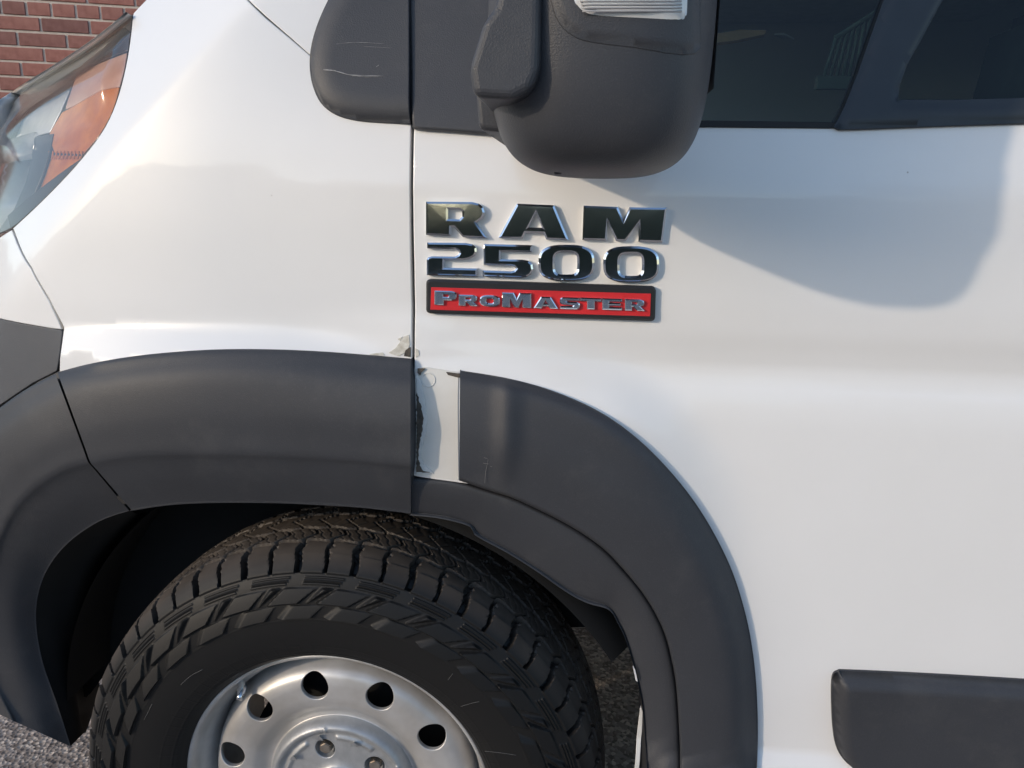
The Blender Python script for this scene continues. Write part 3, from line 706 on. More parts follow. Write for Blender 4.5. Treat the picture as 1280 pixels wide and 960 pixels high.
# scratches on the trim
for P, r_ in (([(404, 87.5), (420, 89), (437, 93.5), (455, 94.5), (480, 95)], .00055), ([(404, 86.5), (412, 87.4), (420, 88.2)], .0004), ([(440, 95), (455, 96), (474, 96)], .00025), ([(420, 55), (445, 53), (480, 54.5)], .00020), ([(470, 84), (474, 81)], .0004), ([(455, 58), (490, 60)], .00012)):
    Q = catmull(P, 6); t_ = np.linspace(0, 1, len(Q))
    tube('scratch', [hit(x, y, -.0004, lambda a, b: soft(twx, 0.030, 0.014)(a, b)-.002) for x, y in Q], np.maximum(.00006, r_*np.sin(math.pi*t_)**.5*(.7+.3*np.sin(t_*23))), M['scratch'], trim, 5)
sail = panel('mirror_base', [[(518.2, 157), (560, 159.5), (612, 163.5), (680, 162), (690, -300), (518.2, -300)]], -.010, M['mirror'], van, step=0.012, edge=0.004, depth=0.02)
# window glass: quarter pane and main pane
g1 = panel('quarter_glass', [[(690, 153), (884, 153.5), (1046, 155), (1062, 110), (1105, -2), (1140, -90), (1262, -420), (690, -420)]], 0.006, M['glass'], van, step=0.03, edge=0.001, depth=0.004)
g2 = panel('door_glass', [[(1100, 133), (1280, 130), (1560, 128), (1540, -90), (1540, -420), (1300, -420), (1170, -90), (1140, 40)]], 0.010, M['glass'], van, step=0.03, edge=0.001, depth=0.004)
panel('window_seal', [[(690, 161), (690, 155), (884, 151.5), (1050, 154), (1050, 159.5), (884, 158)]], -.002, M['gap'], van, step=0.01, edge=0.001, depth=0.012)
div = [(1041, 159), (1046, 152), (1056, 132), (1072, 92), (1088, 46), (1106, -4), (1136, -90), (1256, -420), (1336, -420), (1212, -90), (1178, -4), (1150, 48), (1131, 82), (1122, 108), (1120, 126), (1180, 126.5), (1280, 124), (1560, 120), (1560, 152), (1280, 154), (1160, 158), (1070, 161.5), (1048, 162)]
dw = np.array([hit(*p)[[0, 2]] for p in div])
M['divider'] = simple('window_divider', (0.022, 0.026, 0.032), 0.42)
panel_xz('window_divider', [dw], soft(clean(dw), 0.012, 0.005), -.004, M['divider'], van, step=0.006, edge=0.001, depth=0.02)

# cab interior: far door, dash, seat, roof
inter = box('cab_floor', (0.22, 0.10, 0.55), (1.6, 2.0, 0.60), M['dark'], van)
box('bulkhead', (1.6, 0.14, 0.55), (1.66, 1.95, 2.3), M['dark'], van)
box('dashboard', (-0.45, 0.10, 0.95), (-0.05, 1.95, 1.22), M['dark'], van, 0.04)
box('door_card', (-0.10, 0.075, 0.75), (1.2, 0.115, 1.215), M['dark'], van, 0.01)
M['seat'] = simple('seat_fabric', (0.035, 0.047, 0.044), 0.9, bstr=0.4, bscale=300)
def seat(y0):
    b = box('seat', (0.62, y0, 0.75), (1.15, y0+0.5, 0.98), M['seat'], van, 0.06)
    bm = bmesh.new(); bmesh.ops.create_cube(bm, size=1)
    for v in bm.verts: v.co = Vector((v.co.x*0.16+(0.10 if v.co.z > 0 else 0), v.co.y*0.48, v.co.z*0.75))
    bmesh.ops.bevel(bm, geom=list(bm.edges), offset=0.05, segments=4, affect='EDGES')
    me = bpy.data.meshes.new('seat_back'); bm.to_mesh(me); bm.free()
    for v in me.vertices: v.co += Vector((1.12, y0+0.25, 1.32))
    link('seat_back', me, M['seat'], b)
seat(0.28); seat(1.2)
a = np.linspace(0, 2*math.pi, 40)
0 and tube('steering_wheel', [(0.22+0.11*math.cos(t), 0.52+0.20*math.sin(t), 1.22+0.16*math.cos(t)) for t in a], 0.016, M['dark'], van, 8)
M['shelf'] = simple('sky_band_slab', (0.42, 0.42, 0.41), 0.8)
box('sky_band_slab', (-0.1, 1.5, 1.74), (1.2, 1.95, 1.95), M['shelf'], van, 0.02)  # pale slab added in the cab to imitate sky mirrored in the glass
M['rail'] = simple('reflected_rail_green', (0.11, 0.16, 0.14), 0.5)
rl_ = box('reflected_rail', tuple(at(1020, 104, .9)-np.array([0, .012, .012])), tuple(at(1100, 100, .9)+np.array([0, .012, .006])), M['rail'], van)  # bars added in the cab stand in for a railing mirrored in the glass
for k in range(9): tube('reflected_rail_bar', [at(1028+8*k, 102, .9), at(1046+7*k, 45-4*k, .9)], .004, M['rail'], rl_, 6)
tube('reflected_rail_bar', [at(1044, 48, .9), at(1106, 8, .9)], .006, M['rail'], rl_, 6)
# rest of the body (out of the picture): roof, far side, cargo side, nose
def slab(name, P, mat, th=(0, 0.01, 0)):
    n = len(P); V = [np.array(p, float) for p in P]; V += [v+np.array(th) for v in V]
    F = [tuple(range(n)), tuple(range(2*n-1, n-1, -1))]+[(i, (i+1) % n, n+(i+1) % n, n+i) for i in range(n)]
    o = mesh(name, V, F, mat, van, False)
    bm = bmesh.new(); bm.from_mesh(o.data); bmesh.ops.recalc_face_normals(bm, faces=bm.faces); bm.to_mesh(o.data); bm.free(); return o
slab('roof', [(0.35, 0.26, 2.3), (4.6, 0.30, 2.36), (4.6, 1.75, 2.36), (0.35, 1.79, 2.3)], M['paint'], (0, 0, 0.03))
xr_ = XR+.008
panel_xz('side_panel', [[(xr_, .36), (4.6, .36), (4.6, 2.33), (xr_, 2.33)]], B, 0.0, M['paint'], van, step=0.05, edge=0.003, depth=0.02)
panel_xz('rear_window_frame', [[(xr_-.075, 1.252), (xr_-.006, 1.252), (xr_-.006, 2.3), (xr_-.075, 2.3)]], B, -.003, M['divider'], van, step=0.03, edge=0.003, depth=0.03)
slab('rear_doors', [(4.6, 0.0, 0.35), (4.6, 2.05, 0.35), (4.6, 1.75, 2.36), (4.6, 0.3, 2.36)], M['paint'], (0.02, 0, 0))
slab('far_side', [(-0.7, 2.05, 0.35), (4.6, 2.05, 0.35), (4.6, 1.76, 2.36), (0.35, 1.80, 2.3), (-0.45, 2.0, 1.38), (-0.7, 2.05, 1.2)], M['paint'], (0, 0.02, 0))
slab('windscreen', [(-0.42, 0.22, 1.40), (-0.42, 1.83, 1.40), (0.35, 1.72, 2.30), (0.35, 0.33, 2.30)], M['glass'], (0.004, 0, 0.004))
slab('windscreen_pillar', [(-0.30, 0.10, 1.45), (-0.36, 0.22, 1.45), (0.35, 0.33, 2.30), (0.42, 0.27, 2.30)], M['mirror'], (0.03, 0.03, 0))
slab('upper_door_frame', [(0.10, 0.17, 1.80), (0.70, 0.16, 1.80), (0.70, 0.275, 2.34), (0.33, 0.275, 2.34)], M['paint'], (0, 0.02, 0))
# front end beyond the left edge of the picture
def front(name, prof, mat):
    path = catmull([(-.90, .42), (-1.06, .46), (-1.19, .62), (-1.24, 1.0), (-1.19, 1.5), (-1.08, 1.78), (-.90, 1.92)], 6)
    rails = [[(x+dx*(1 if abs(y-1.03) < .8 else .6), y, z) for x, y in path] for dx, z in prof]
    return loft(name, rails, mat, van, 50, 3)
front('front_bumper', [(.10, .42), (.01, .47), (0, .60), (.01, .80), (.03, .93)], M['bumper'])
front('grille', [(.05, .93), (.06, 1.0), (.10, 1.10)], M['plastic'])
front('front_hood', [(.10, 1.10), (.12, 1.15), (.19, 1.20), (.32, 1.26)], M['paint'])
# ------------------------------------------------------------------ headlight
LE = catmull(LENS_EDGE, 3)
lens_top = [(166, 19), (150, 33), (120, 56), (80, 82), (40, 106), (0, 131), (-60, 170), (-150, 240)]
lens_bot = [(17, 285), (0, 293), (-40, 314), (-120, 340), (-180, 380)]
lens_out = [(164, 20)]+[(x-2.0, y+0.5) for x, y in LE[1:-1].tolist()]+[(15, 284), (0, 291), (-40, 312), (-120, 338), (-185, 372), (-150, 240), (-60, 171), (0, 132), (40, 107), (80, 83), (120, 57), (150, 34)]
lw_ = clean(np.array([hit(*p)[[0, 2]] for p in lens_out])); lwl = np.vstack([lw_, lw_[:1]])
la, lb_ = hit(-20, 196)[[0, 2]], hit(158, 92)[[0, 2]]; ldir = (lb_-la)/np.linalg.norm(lb_-la)
def lensf(x, z):
    xr, zr = np.ravel(np.asarray(x, float)), np.ravel(np.asarray(z, float))
    d = -(xr-la[0])*ldir[1]+(zr-la[1])*ldir[0]
    k = np.where(inside(xr, zr, lw_), sstep(0, .022, dist_poly(xr, zr, lwl)), 0)
    return (B(xr, zr)-.016*np.exp(-(d/.030)**2)*k).reshape(np.shape(x))
head = panel('headlight', [lens_out], -0.001, M['lens'], van, f=lensf, step=0.005, edge=0.002, depth=0.012)
head['label'] = 'clear headlight lens over chrome and amber'
# dark frame strip along the top and the hood edge above it
panel('headlight_frame', [[(165, 21), (150, 33), (120, 55), (80, 81), (40, 105), (0, 130), (-60, 169), (-150, 236), (-150, 262), (-60, 190), (0, 149), (50, 116), (100, 82), (130, 58)]], .004, M['frame'], head, step=0.008, edge=0.001, depth=0.02)
lt = [(165, 21), (150, 34), (120, 57), (80, 83), (40, 107), (0, 132), (-60, 171)]
he = rail(lt, 0.0, 4)+np.array([0, .006, -.001]); hr = [he, he+np.array([0, .002, .001]), he+np.array([0, .010, .001]), he+np.array([-.02, .4, -.03]), he+np.array([-.02, 1.55, -.10])]
loft('hood_edge', hr, M['paint'], van, 40, 3)
tube('hood_lip', [hit(x, y, .002) for x, y in catmull([(131, 48), (110, 62.5), (85, 79), (52, 99)], 5)], .0016, M['paint'], van, 6)
# inside: amber marker, chrome bowl, dark bezel
def inner(name, P, off, mat, f=None, **k):
    return panel(name, [P], off, mat, head, f=f or B, step=0.006, edge=0.001, depth=0.006, **k)
amb_up = [(160, 66), (153, 104), (141, 138), (126, 166), (104, 192), (68, 190), (62, 168), (78, 140), (88, 112), (96, 92), (130, 78)]
amb_lo = [(104, 196), (80, 221), (56, 245), (42, 255), (50, 226), (60, 204), (66, 195)]
M['amber_sky_sheen'] = simple('amber_with_sky_sheen', (0.58, 0.33, 0.25), 0.3, 0.0, (0.66, 0.42, 0.33), 22, coat=0.5)  # paler amber: sky reflection on the lens painted into the colour
inner('amber_marker', [(158, 67), (154, 90), (149, 108), (126, 112), (92, 132), (82, 136), (90, 112), (97, 92), (130, 78)], .0215, M['amber_sky_sheen'])
inner('amber_marker', [(148.5, 110), (141, 138), (126, 166), (104, 192), (68, 190), (62, 168), (78, 141), (92, 134), (126, 114)], .022, M['amber']); inner('amber_marker', amb_lo, .026, M['amber'])
def ribs():
    for k in range(10):
        x = 62+4.6*k; tube('marker_rib', [hit(x, 189, .021), hit(x-1.5, 199, .023)], .0012, M['amber'], head, 5)
ribs()
inner('headlight_bezel', [(66, 168), (62, 190), (52, 220), (36, 258), (14, 286), (-4, 292), (18, 262), (32, 230), (40, 200), (44, 172)], .020, M['bezel'])
inner('headlight_bezel', [(160, 62), (130, 74), (96, 90), (88, 110), (76, 138), (62, 165), (44, 170), (-60, 172), (-60, 190), (0, 150), (60, 112), (130, 62), (163, 28)], .035, M['reflector'])
# chrome bowl: concave sheet
def bowl(x, z):
    p = hit(0, 215); return B(x, z)+.030+0.10*np.clip(1-((np.asarray(x)-p[0]+.01)**2+(np.asarray(z)-p[2])**2)/0.0065, 0, 1)
inner('reflector_bowl', [(44, 166), (40, 200), (32, 232), (18, 264), (0, 288), (-60, 305), (-150, 320), (-150, 200), (-60, 168)], 0, M['reflector'], f=bowl)
panel('headlight_back', [[(166, 22), (150, 110), (100, 200), (15, 282), (-185, 370), (-150, 242), (0, 135), (120, 60)]], .085, M['bezel'], head, step=0.02, edge=0.001, depth=0.006)
M['bright'] = simple('bright_metal', (0.88, 0.88, 0.88), 0.22, 0.9)
zc_ = hit(0, 182)[2]
inner('reflector_bar', [(-70, 168), (43, 166), (42, 182), (40, 198), (-70, 202)], .016, M['bright'], f=lambda x, z: B(x, z)+18*(np.asarray(z)-zc_)**2)
# rim seal
tube('lens_seal', [hit(x+0.6, y, .001) for x, y in LE], .0013, M['gap'], head, 6)

# ------------------------------------------------------------------ door mirror
mir = empty('door_mirror', (0, 0, 1.3), van)
mir.matrix_parent_inverse = world_of(van).inverted()
rows = [(1.1865, -.012, .022, -.235, -.165), (1.1880, -.030, .043, -.268, -.135), (1.1915, -.046, .058, -.290, -.112), (1.198, -.058, .069, -.305, -.098), (1.208, -.067, .077, -.316, -.088), (1.222, -.0735, .0825, -.323, -.082), (1.242, -.078, .086, -.328, -.078), (1.27, -.080, .088, -.331, -.076), (1.32, -.081, .0885, -.333, -.075), (1.45, -.078, .088, -.330, -.075), (1.56, -.070, .085, -.322, -.078), (1.60, -.055, .075, -.30, -.09), (1.612, -.03, .05, -.26, -.13)]
RW = np.array(rows); rz = RW[:, 0]
def row(z): return [np.interp(z, rz, RW[:, k]) for k in range(1, 5)]
NE = 2.9
def mirror_mesh():
    zs = catmull(RW, 4); V = []; F = []; n = 72
    for z, xl, xr, y0, y1 in zs:
        cx, cy, ax, ay = (xl+xr)/2, (y0+y1)/2, (xr-xl)/2, (y1-y0)/2
        for k in range(n):
            a_ = 2*math.pi*k/n; c, s = math.cos(a_), math.sin(a_)
            V.append((cx+ax*math.copysign(abs(c)**(2/NE), c), cy+ay*math.copysign(abs(s)**(2/NE), s), z))
    m_ = len(zs)
    for i in range(m_-1):
        for k in range(n): F.append((i*n+k, i*n+(k+1) % n, (i+1)*n+(k+1) % n, (i+1)*n+k))
    F.append(tuple(range(n))[::-1]); F.append(tuple((m_-1)*n+k for k in range(n)))
    return mesh('housing', V, F, M['mirror'], mir)
housing = mirror_mesh()
SM = np.array(catmull(RW, 8))
def mface(x, z):
    x = np.asarray(x, float); z = np.asarray(z, float)
    xl, xr, y0, y1 = [np.interp(z, SM[:, 0], SM[:, k]) for k in range(1, 5)]
    cx, cy, ax, ay = (xl+xr)/2, (y0+y1)/2, (xr-xl)/2, (y1-y0)/2
    q = np.clip(np.abs((x-cx)/ax), 0, .9995); return cy-ay*(1-q**NE)**(1/NE)
def hitm(px, py, off=0):
    y = -.32
    for _ in range(60):
        p = at(px, py, y); yn = float(mface(p[0], p[2]))+off; y = .6*y+.4*yn
    return at(px, py, y)
capo = [(688, -120), (689, -20), (692, 8), (700, 28), (714, 42), (736, 51), (790, 58), (868, 66), (874, 20), (874, -120)]
cw = clean(np.array([hitm(x, y)[[0, 2]] for x, y in catmull(capo, 4)]))
capf = soft(cw, 0.006, 0.004, mface)
panel_xz('upper_cover', [cw], capf, -.0005, M['mirror'], mir, step=0.004, edge=0.0008, depth=0.004)
ind = [(716, -60), (717, -6), (722, 6), (732, 14.5), (748, 18.5), (800, 21.5), (848, 23.5), (856, 19), (858.5, 8), (859, -60)]
iw = clean(np.array([hitm(x, y, -.006)[[0, 2]] for x, y in catmull(ind, 4)]))
indf = soft(iw, 0.003, 0.003, mface)
indo = panel_xz('indicator', [iw], indf, -.0045, M['indicator'], mir, step=0.003, edge=0.0006, depth=0.004)
M['indinner'] = simple('indicator_ribs', (0.34, 0.34, 0.35), 0.3)
for k in range(6):
    y = 14-k*4.2
    tube('lens_rib', [hitm(x, y, -.0078) for x in np.linspace(728+k*-1.0, 852, 12)], .0006, M['indinner'], indo, 5)
# arm between door and housing
def prism(name, P, y0, y1, mat, parent, bev):
    bm = bmesh.new(); vs = [bm.verts.new((x, y0, z)) for x, z in P]; f_ = bm.faces.new(vs)
    r = bmesh.ops.extrude_face_region(bm, geom=[f_]); bmesh.ops.translate(bm, verts=[v for v in r['geom'] if isinstance(v, bmesh.types.BMVert)], vec=(0, y1-y0, 0))
    bmesh.ops.recalc_face_normals(bm, faces=bm.faces)
    bmesh.ops.bevel(bm, geom=list(bm.edges), offset=bev, segments=4, affect='EDGES', profile=0.5)
    me = bpy.data.meshes.new(name); bm.to_mesh(me); bm.free(); return link(name, me, mat, parent, False)
def P2(px, Y): return [at(x, y, Y)[[0, 2]] for x, y in px]
prism('arm', P2([(634, -60), (618, 8), (603, 28), (586, 84), (591, 121), (640, 124), (664, 112), (674, 88), (678, -60)], -.336), -.336, -.02, M['mirror'], mir, .0055)
prism('arm_foot', P2([(594, 110), (598, 160), (606, 163), (640, 166), (660, 120)], -.24), -.24, .02, M['mirror'], mir, .004)
tube('drain_peg', [at(697, 211, -.25), at(697, 218, -.25)], .003, M['mirror'], mir, 8)
slab_m = mesh('mirror_glass', [(.0893, -.25, 1.25), (.0893, -.155, 1.25), (.0893, -.155, 1.50), (.0893, -.25, 1.50)], [(0, 1, 2, 3)], M['reflector'], mir, False)

# ------------------------------------------------------------------ wheel
def disc_profile():
    return interp_smooth([(.0, .034), (.100, .040), (.106, .046), (.113, .0435), (.121, .037), (.131, .0315), (.145, .029), (.160, .029), (.173, .0315), (.182, .038), (.188, .050), (.193, .078)])
dp = disc_profile()
def disc_f(x, z): return dp(np.hypot(np.asarray(x)-WX, np.asarray(z)-WZ))
circ = lambda r, n=120, cx=WX, cz=WZ, ph=0: [(cx+r*math.cos(a+ph), cz+r*math.sin(a+ph)) for a in np.linspace(0, 2*math.pi, n, endpoint=False)]
holes = []
for k in range(11):
    a_ = R(100.7+k*360/11); holes.append(circ(.0205, 32, WX+.161*math.cos(a_), WZ+.161*math.sin(a_)))
wheel = panel_xz('front_wheel', [circ(.1925), circ(.098)]+holes, disc_f, 0, M['steel'], van, step=0.006, edge=0.0015, depth=0.006, polar=(WX, WZ, np.arange(.101, .192, .0035)))
wheel['label'] = 'silver steel front wheel with black all-terrain tyre'
revolve('rim', [(.2175, .030), (.2190, .021), (.2185, .0165), (.2165, .0145), (.2140, .0150), (.2115, .0185), (.2095, .0255), (.2075, .034), (.2040, .041), (.2000, .046), (.1970, .055), (.1950, .068), (.1935, .085), (.186, .10), (.183, .20)], M['steel'], wheel, WX, WZ, 160)
cap = None
def cap_f(x, z):
    r = np.hypot(np.asarray(x)-WX, np.asarray(z)-WZ); a_ = np.arctan2(np.asarray(z)-WZ, np.asarray(x)-WX)
    y = capp(r)
    # curved raised ribs between the bolts
    ph = ((a_-R(109))/R(72)) % 1.0; mid_ = np.minimum(ph, 1-ph)*72
    rib = np.exp(-((r-.079)/.0036)**2)*sstep(14, 18, mid_)*0.0035
    spoke = np.exp(-((((a_-R(100)) / R(72)+.5) % 1.0-.5)*R(72)*r/.0016)**2)*sstep(.086, .09, r)*(1-sstep(.097, .099, r))*.002
    return y-rib-spoke
capp = interp_smooth([(0, .020), (.030, .020), (.036, .028), (.045, .031), (.072, .033), (.080, .0335), (.0875, .0325), (.091, .0275), (.0955, .026), (.100, .0295), (.1035, .038), (.106, .05)])
lugs = [(WX+.0625*math.cos(R(109+72*k)), WZ+.0625*math.sin(R(109+72*k))) for k in range(5)]
cap = panel_xz('wheel_cap', [circ(.1055, 100)]+[circ(.0155, 24, x, z) for x, z in lugs], cap_f, 0, M['cap'], wheel, step=0.0024, edge=0.0015, depth=0.004)
for x, z in lugs:
    revolve('bolt_recess', [(.0165, .033), (.0150, .036), (.0135, .055), (.0, .056)], M['cap'], wheel, x, z, 28)
    bm = bmesh.new(); bmesh.ops.create_cone(bm, segments=6, radius1=.0095, radius2=.0090, depth=.022, cap_ends=True)
    bmesh.ops.bevel(bm, geom=list(bm.edges), offset=.0012, segments=2, affect='EDGES')
    me = bpy.data.meshes.new('wheel_bolt'); bm.to_mesh(me); bm.free(); me.transform(Matrix.Translation((x, .043, z)) @ Matrix.Rotation(R(90), 4, 'X')); link('wheel_bolt', me, M['bolt'], wheel, False)
for a_, rr_ in ((R(73), .079), (R(109), .083), (R(145), .079)):
    c = np.array([WX+rr_*math.cos(a_), WZ+rr_*math.sin(a_)]); y = float(cap_f(*c))-.003
    mesh('cap_arrow', [(c[0]-.006, y, c[1]-.005), (c[0]+.006, y, c[1]-.005), (c[0]+.001, y-.004, c[1]+.006), (c[0], y+.004, c[1])], [(0, 1, 2), (0, 2, 3), (2, 1, 3), (1, 0, 3)], M['cap'], wheel, False)
va = at(303, 857, .035)
tube('valve_stem', [va+np.array([-.012, .03, .012]), va+np.array([-.004, .004, .003]), va, va+np.array([.001, -.004, -.003]), va+np.array([.0015, -.012, -.008]), va+np.array([.002, -.016, -.011])], [.005, .0045, .0065, .0065, .0045, .0045], M['chrome'], wheel, 10)
revolve('brake_disc', [(.02, .085), (.15, .085), (.15, .11)], M['liner'], wheel, WX, WZ, 60)

for P in ([(226, 856), (238, 845), (253, 837)], [(606, 939), (625, 941), (645, 944)], [(576, 883), (590, 879), (599, 877)], [(180, 900), (190, 880)], [(560, 850), (566, 842)]):
    tube('scuff_mark', [at(x, y, -.0142) for x, y in catmull(P, 4)], .00016, M['scratch2'], wheel, 5)
def tyre():
    prof = [(.213, .024), (.2195, .012), (.227, .002), (.240, -.0055), (.258, -.0105), (.280, -.0130), (.300, -.0128), (.318, -.0100), (.332, -.0058), (.343, -.0005), (.3515, .0060), (.3580, .0130), (.3630, .0210), (.3670, .0320), (.3700, .050), (.3722, .075), (.3730, .104)]
    half = catmull(prof, 24)
    out = resample(half, 230)
    C = .104
    inn = resample(catmull([(r, 2*C-y) for r, y in prof[::-1]], 6), 60)[1:]
    # tread continues at full resolution on the far half of the crown
    P = np.vstack([out, inn]); ns = len(P)
    t = np.gradient(P, axis=0); t /= np.linalg.norm(t, axis=1)[:, None]; nr, ny = t[:, 1]*-1, t[:, 0]
    # outward normal: (dr, dy) rotated
    nr, ny = t[:, 1], -t[:, 0]
    NP = 60; nth = NP*27; th = np.arange(nth)*2*math.pi/nth
    r0 = P[:, 0][None, :]; y0 = P[:, 1][None, :]; T = th[:, None]
    yt = np.where(y0 > C, 2*C-y0, y0)           # mirrored across position
    D = np.zeros((nth, ns))
    pitch = 2*math.pi/NP
    side = (r0 < .3475) | (yt < -.004)
    # -- shoulder blocks
    sh_w = .046
    wob = .0075*np.sin((yt+.005)/.046*math.pi*2.0)
    u = (T+wob*1.0+(y0 > C)*pitch*.5)/pitch; ph = u % 1.0; idx = np.floor(u).astype(int)
    half_w = np.where(idx % 2 == 0, .0042, .0021)/.365/pitch
    dgr = np.minimum(ph, 1-ph)
    idn = np.where(ph < .5, idx, idx+1); half_w = np.where(idn % 2 == 0, .0040, .0022)/.365/pitch
    g = 1-sstep(half_w*.75, half_w*1.25, dgr)
    shoulder = sstep(.3445, .3490, r0)*(yt < sh_w)
    D -= .0085*g*shoulder
    # block edge step where blocks end on the sidewall
    D += .0022*sstep(.3435, .3455, r0)*(1-g)*(yt < .02)
    # -- circumferential zigzag grooves
    def circ_groove(pos, amp, wid, dep, phs):
        nonlocal D
        zz = pos+amp*(2*np.abs((((T/pitch)+phs) % 1.0)-.5)*2-1)
        D -= dep*(1-sstep(wid*.35, wid*.65, np.abs(yt-zz)))*(r0 > .36)
    circ_groove(.0455, .0016, .0055, .0085, 0.2)
    circ_groove(.0800, .0026, .0055, .0085, 0.7)
    # -- second and centre ribs: slanted, kinked slots
    rib2 = sstep(.047, .049, yt)*(1-sstep(.077, .079, yt))
    q = (yt-.0465)/.033
    kink = np.where(q < .5, q*.9, .45-(q-.5)*.5)
    u2 = T/pitch+.35+kink; d2 = np.abs((u2 % 1.0)-.5); D -= .0080*(1-sstep(.035, .060, d2))*rib2
    rib3 = sstep(.082, .084, yt)
    u3 = T/pitch+.1-(yt-.083)*28; d3 = np.abs((u3 % 1.0)-.5); D -= .0075*(1-sstep(.035, .065, d3))*rib3
    # -- sipes
    s2 = (T/pitch*3.0+.5-q*1.4+.12*np.sin(q*14)) % 1.0; D -= .0011*(1-sstep(.05, .12, np.abs(s2-.5)))*rib2*(d2 > .1)
    s1 = (T/pitch+.5+.09*np.sin((yt)*420)) % 1.0; D -= .0026*(1-sstep(.03, .07, np.abs(s1-.5)))*sstep(.012, .016, yt)*(1-sstep(.034, .038, yt))*(r0 > .355)
    s3 = (T/pitch*2+.25+(yt-.083)*40) % 1.0; D -= .0010*(1-sstep(.05, .10, np.abs(s3-.5)))*rib3
    # -- sidewall: ladders, two rings of teeth, fine rings; outer side only
    o_ = (y0 < .03)
    a2 = (T/(2*pitch)+.0) % 1.0
    lad = sstep(.10, .115, a2)*(1-sstep(.80, .815, a2))
    for k in range(3):
        rc = .3330+.0036*k
        wd_ = (.17-.04*k); ld = sstep(wd_, wd_+.015, a2)*(1-sstep(.86-.04*k*.6, .875-.04*k*.6, a2))
        D += .0016*ld*np.exp(-((r0-rc)/.00115)**4)*o_
    v1 = (r0-.3085)/.0205; on1 = sstep(0, .07, v1)*(1-sstep(.93, 1.0, v1))
    b1 = (a2*1.0+.42*v1+.02) % 1.0
    tooth = sstep(.0, .02, b1)*(1-sstep(.62, .66, b1)); ramp = np.clip(b1/.64, 0, 1)
    fac = np.clip((b1-.72)/.24, 0, 1)*(1-v1)*(b1 > .72)
    D += (.0008+.0016*ramp+.0042*(1-np.clip(v1, 0, 1)))*tooth*on1*o_
    tri = np.clip(1-np.abs(b1-.82)/.13-(1-v1)*.8, 0, 1)
    D += .0052*np.minimum(1, tri*1.6)*on1*o_*(b1 > .67)
    v2 = (r0-.2905)/.0165; on2 = sstep(0, .05, v2)*(1-sstep(.95, 1.0, v2))
    b2 = (a2+.30+.28*v2) % 1.0; t2 = sstep(0, .03, b2)*(1-sstep(.60, .80, b2)); D += (.0006+.0014*np.clip(b2/.7, 0, 1)+.0044*(1-np.clip(v2, 0, 1)))*t2*on2*o_
    for rc, hgt in ((.2320, .0007), (.2275, .0007), (.2865, .0004), (.2460, .0004)):
        D += hgt*np.exp(-((r0-rc)/.0009)**2)*o_
    # light mould flash lines
    fl = (np.abs(((T/(2*pitch)*3) % 1.0)-.5) < .012); D += .0003*fl*(r0 < .25)*(r0 > .226)*o_
    X = r0+D*nr[None, :]; Y = y0+D*ny[None, :]
    V = np.stack([WX+X*np.cos(T), Y, WZ+X*np.sin(T)], -1)
    V[..., 2] = np.maximum(V[..., 2], GZ+.001)
    V = V.reshape(-1, 3)
    i = np.arange(nth)[:, None]; j = np.arange(ns-1)[None, :]; i2 = (i+1) % nth
    Q = np.stack([i*ns+j, i*ns+j+1, i2*ns+j+1, i2*ns+j], -1).reshape(-1, 4)
    me = bpy.data.meshes.new('tyre'); me.vertices.add(len(V)); me.vertices.foreach_set('co', V.ravel().astype(np.float32))
    me.loops.add(Q.size); me.loops.foreach_set('vertex_index', Q.ravel().astype(np.int32))
    me.polygons.add(len(Q)); me.polygons.foreach_set('loop_start', np.arange(0, Q.size, 4, dtype=np.int32)); me.polygons.foreach_set('loop_total', np.full(len(Q), 4, np.int32))
    me.update(calc_edges=True); me.validate()
    mt, nt, b = newmat('tyre_rubber')
    tc = nt.nodes.new('ShaderNodeTexCoord'); n = nt.nodes.new('ShaderNodeTexNoise'); n.inputs['Scale'].default_value = 22; n.inputs['Detail'].default_value = 6
    nt.links.new(tc.outputs['Object'], n.inputs['Vector'])
    # dust sits on the running surface (radius from the hub)
    vm = nt.nodes.new('ShaderNodeVectorMath'); vm.operation = 'SUBTRACT'; vm.inputs[1].default_value = (WX, 0, WZ); nt.links.new(tc.outputs['Object'], vm.inputs[0])
    vmu = nt.nodes.new('ShaderNodeVectorMath'); vmu.operation = 'MULTIPLY'; vmu.inputs[1].default_value = (1, 0, 1); nt.links.new(vm.outputs[0], vmu.inputs[0])
    ln = nt.nodes.new('ShaderNodeVectorMath'); ln.operation = 'LENGTH'; nt.links.new(vmu.outputs[0], ln.inputs[0])
    mr = nt.nodes.new('ShaderNodeMapRange'); mr.inputs[1].default_value = .349; mr.inputs[2].default_value = .366; nt.links.new(ln.outputs['Value'], mr.inputs[0])
    mm = nt.nodes.new('ShaderNodeMath'); mm.operation = 'MULTIPLY'; nt.links.new(mr.outputs[0], mm.inputs[0])
    cr = nt.nodes.new('ShaderNodeMapRange'); cr.inputs[1].default_value = .3; cr.inputs[2].default_value = .7; cr.inputs[3].default_value = .55; nt.links.new(n.outputs['Fac'], cr.inputs[0]); nt.links.new(cr.outputs[0], mm.inputs[1])
    mx = nt.nodes.new('ShaderNodeMix'); mx.data_type = 'RGBA'; nt.links.new(mm.outputs[0], mx.inputs[0]); mx.inputs[6].default_value = (.009, .009, .0092, 1); mx.inputs[7].default_value = (.085, .071, .060, 1)
    nt.links.new(mx.outputs[2], b.inputs['Base Color']); b.inputs['Roughness'].default_value = .55; b.inputs['Specular IOR Level'].default_value = .32
    n2 = nt.nodes.new('ShaderNodeTexNoise'); n2.inputs['Scale'].default_value = 900; nt.links.new(tc.outputs['Object'], n2.inputs['Vector']); bump(nt, b, n2.outputs['Fac'], .2, .0005)
    o = link('tyre', me, mt, wheel, True)
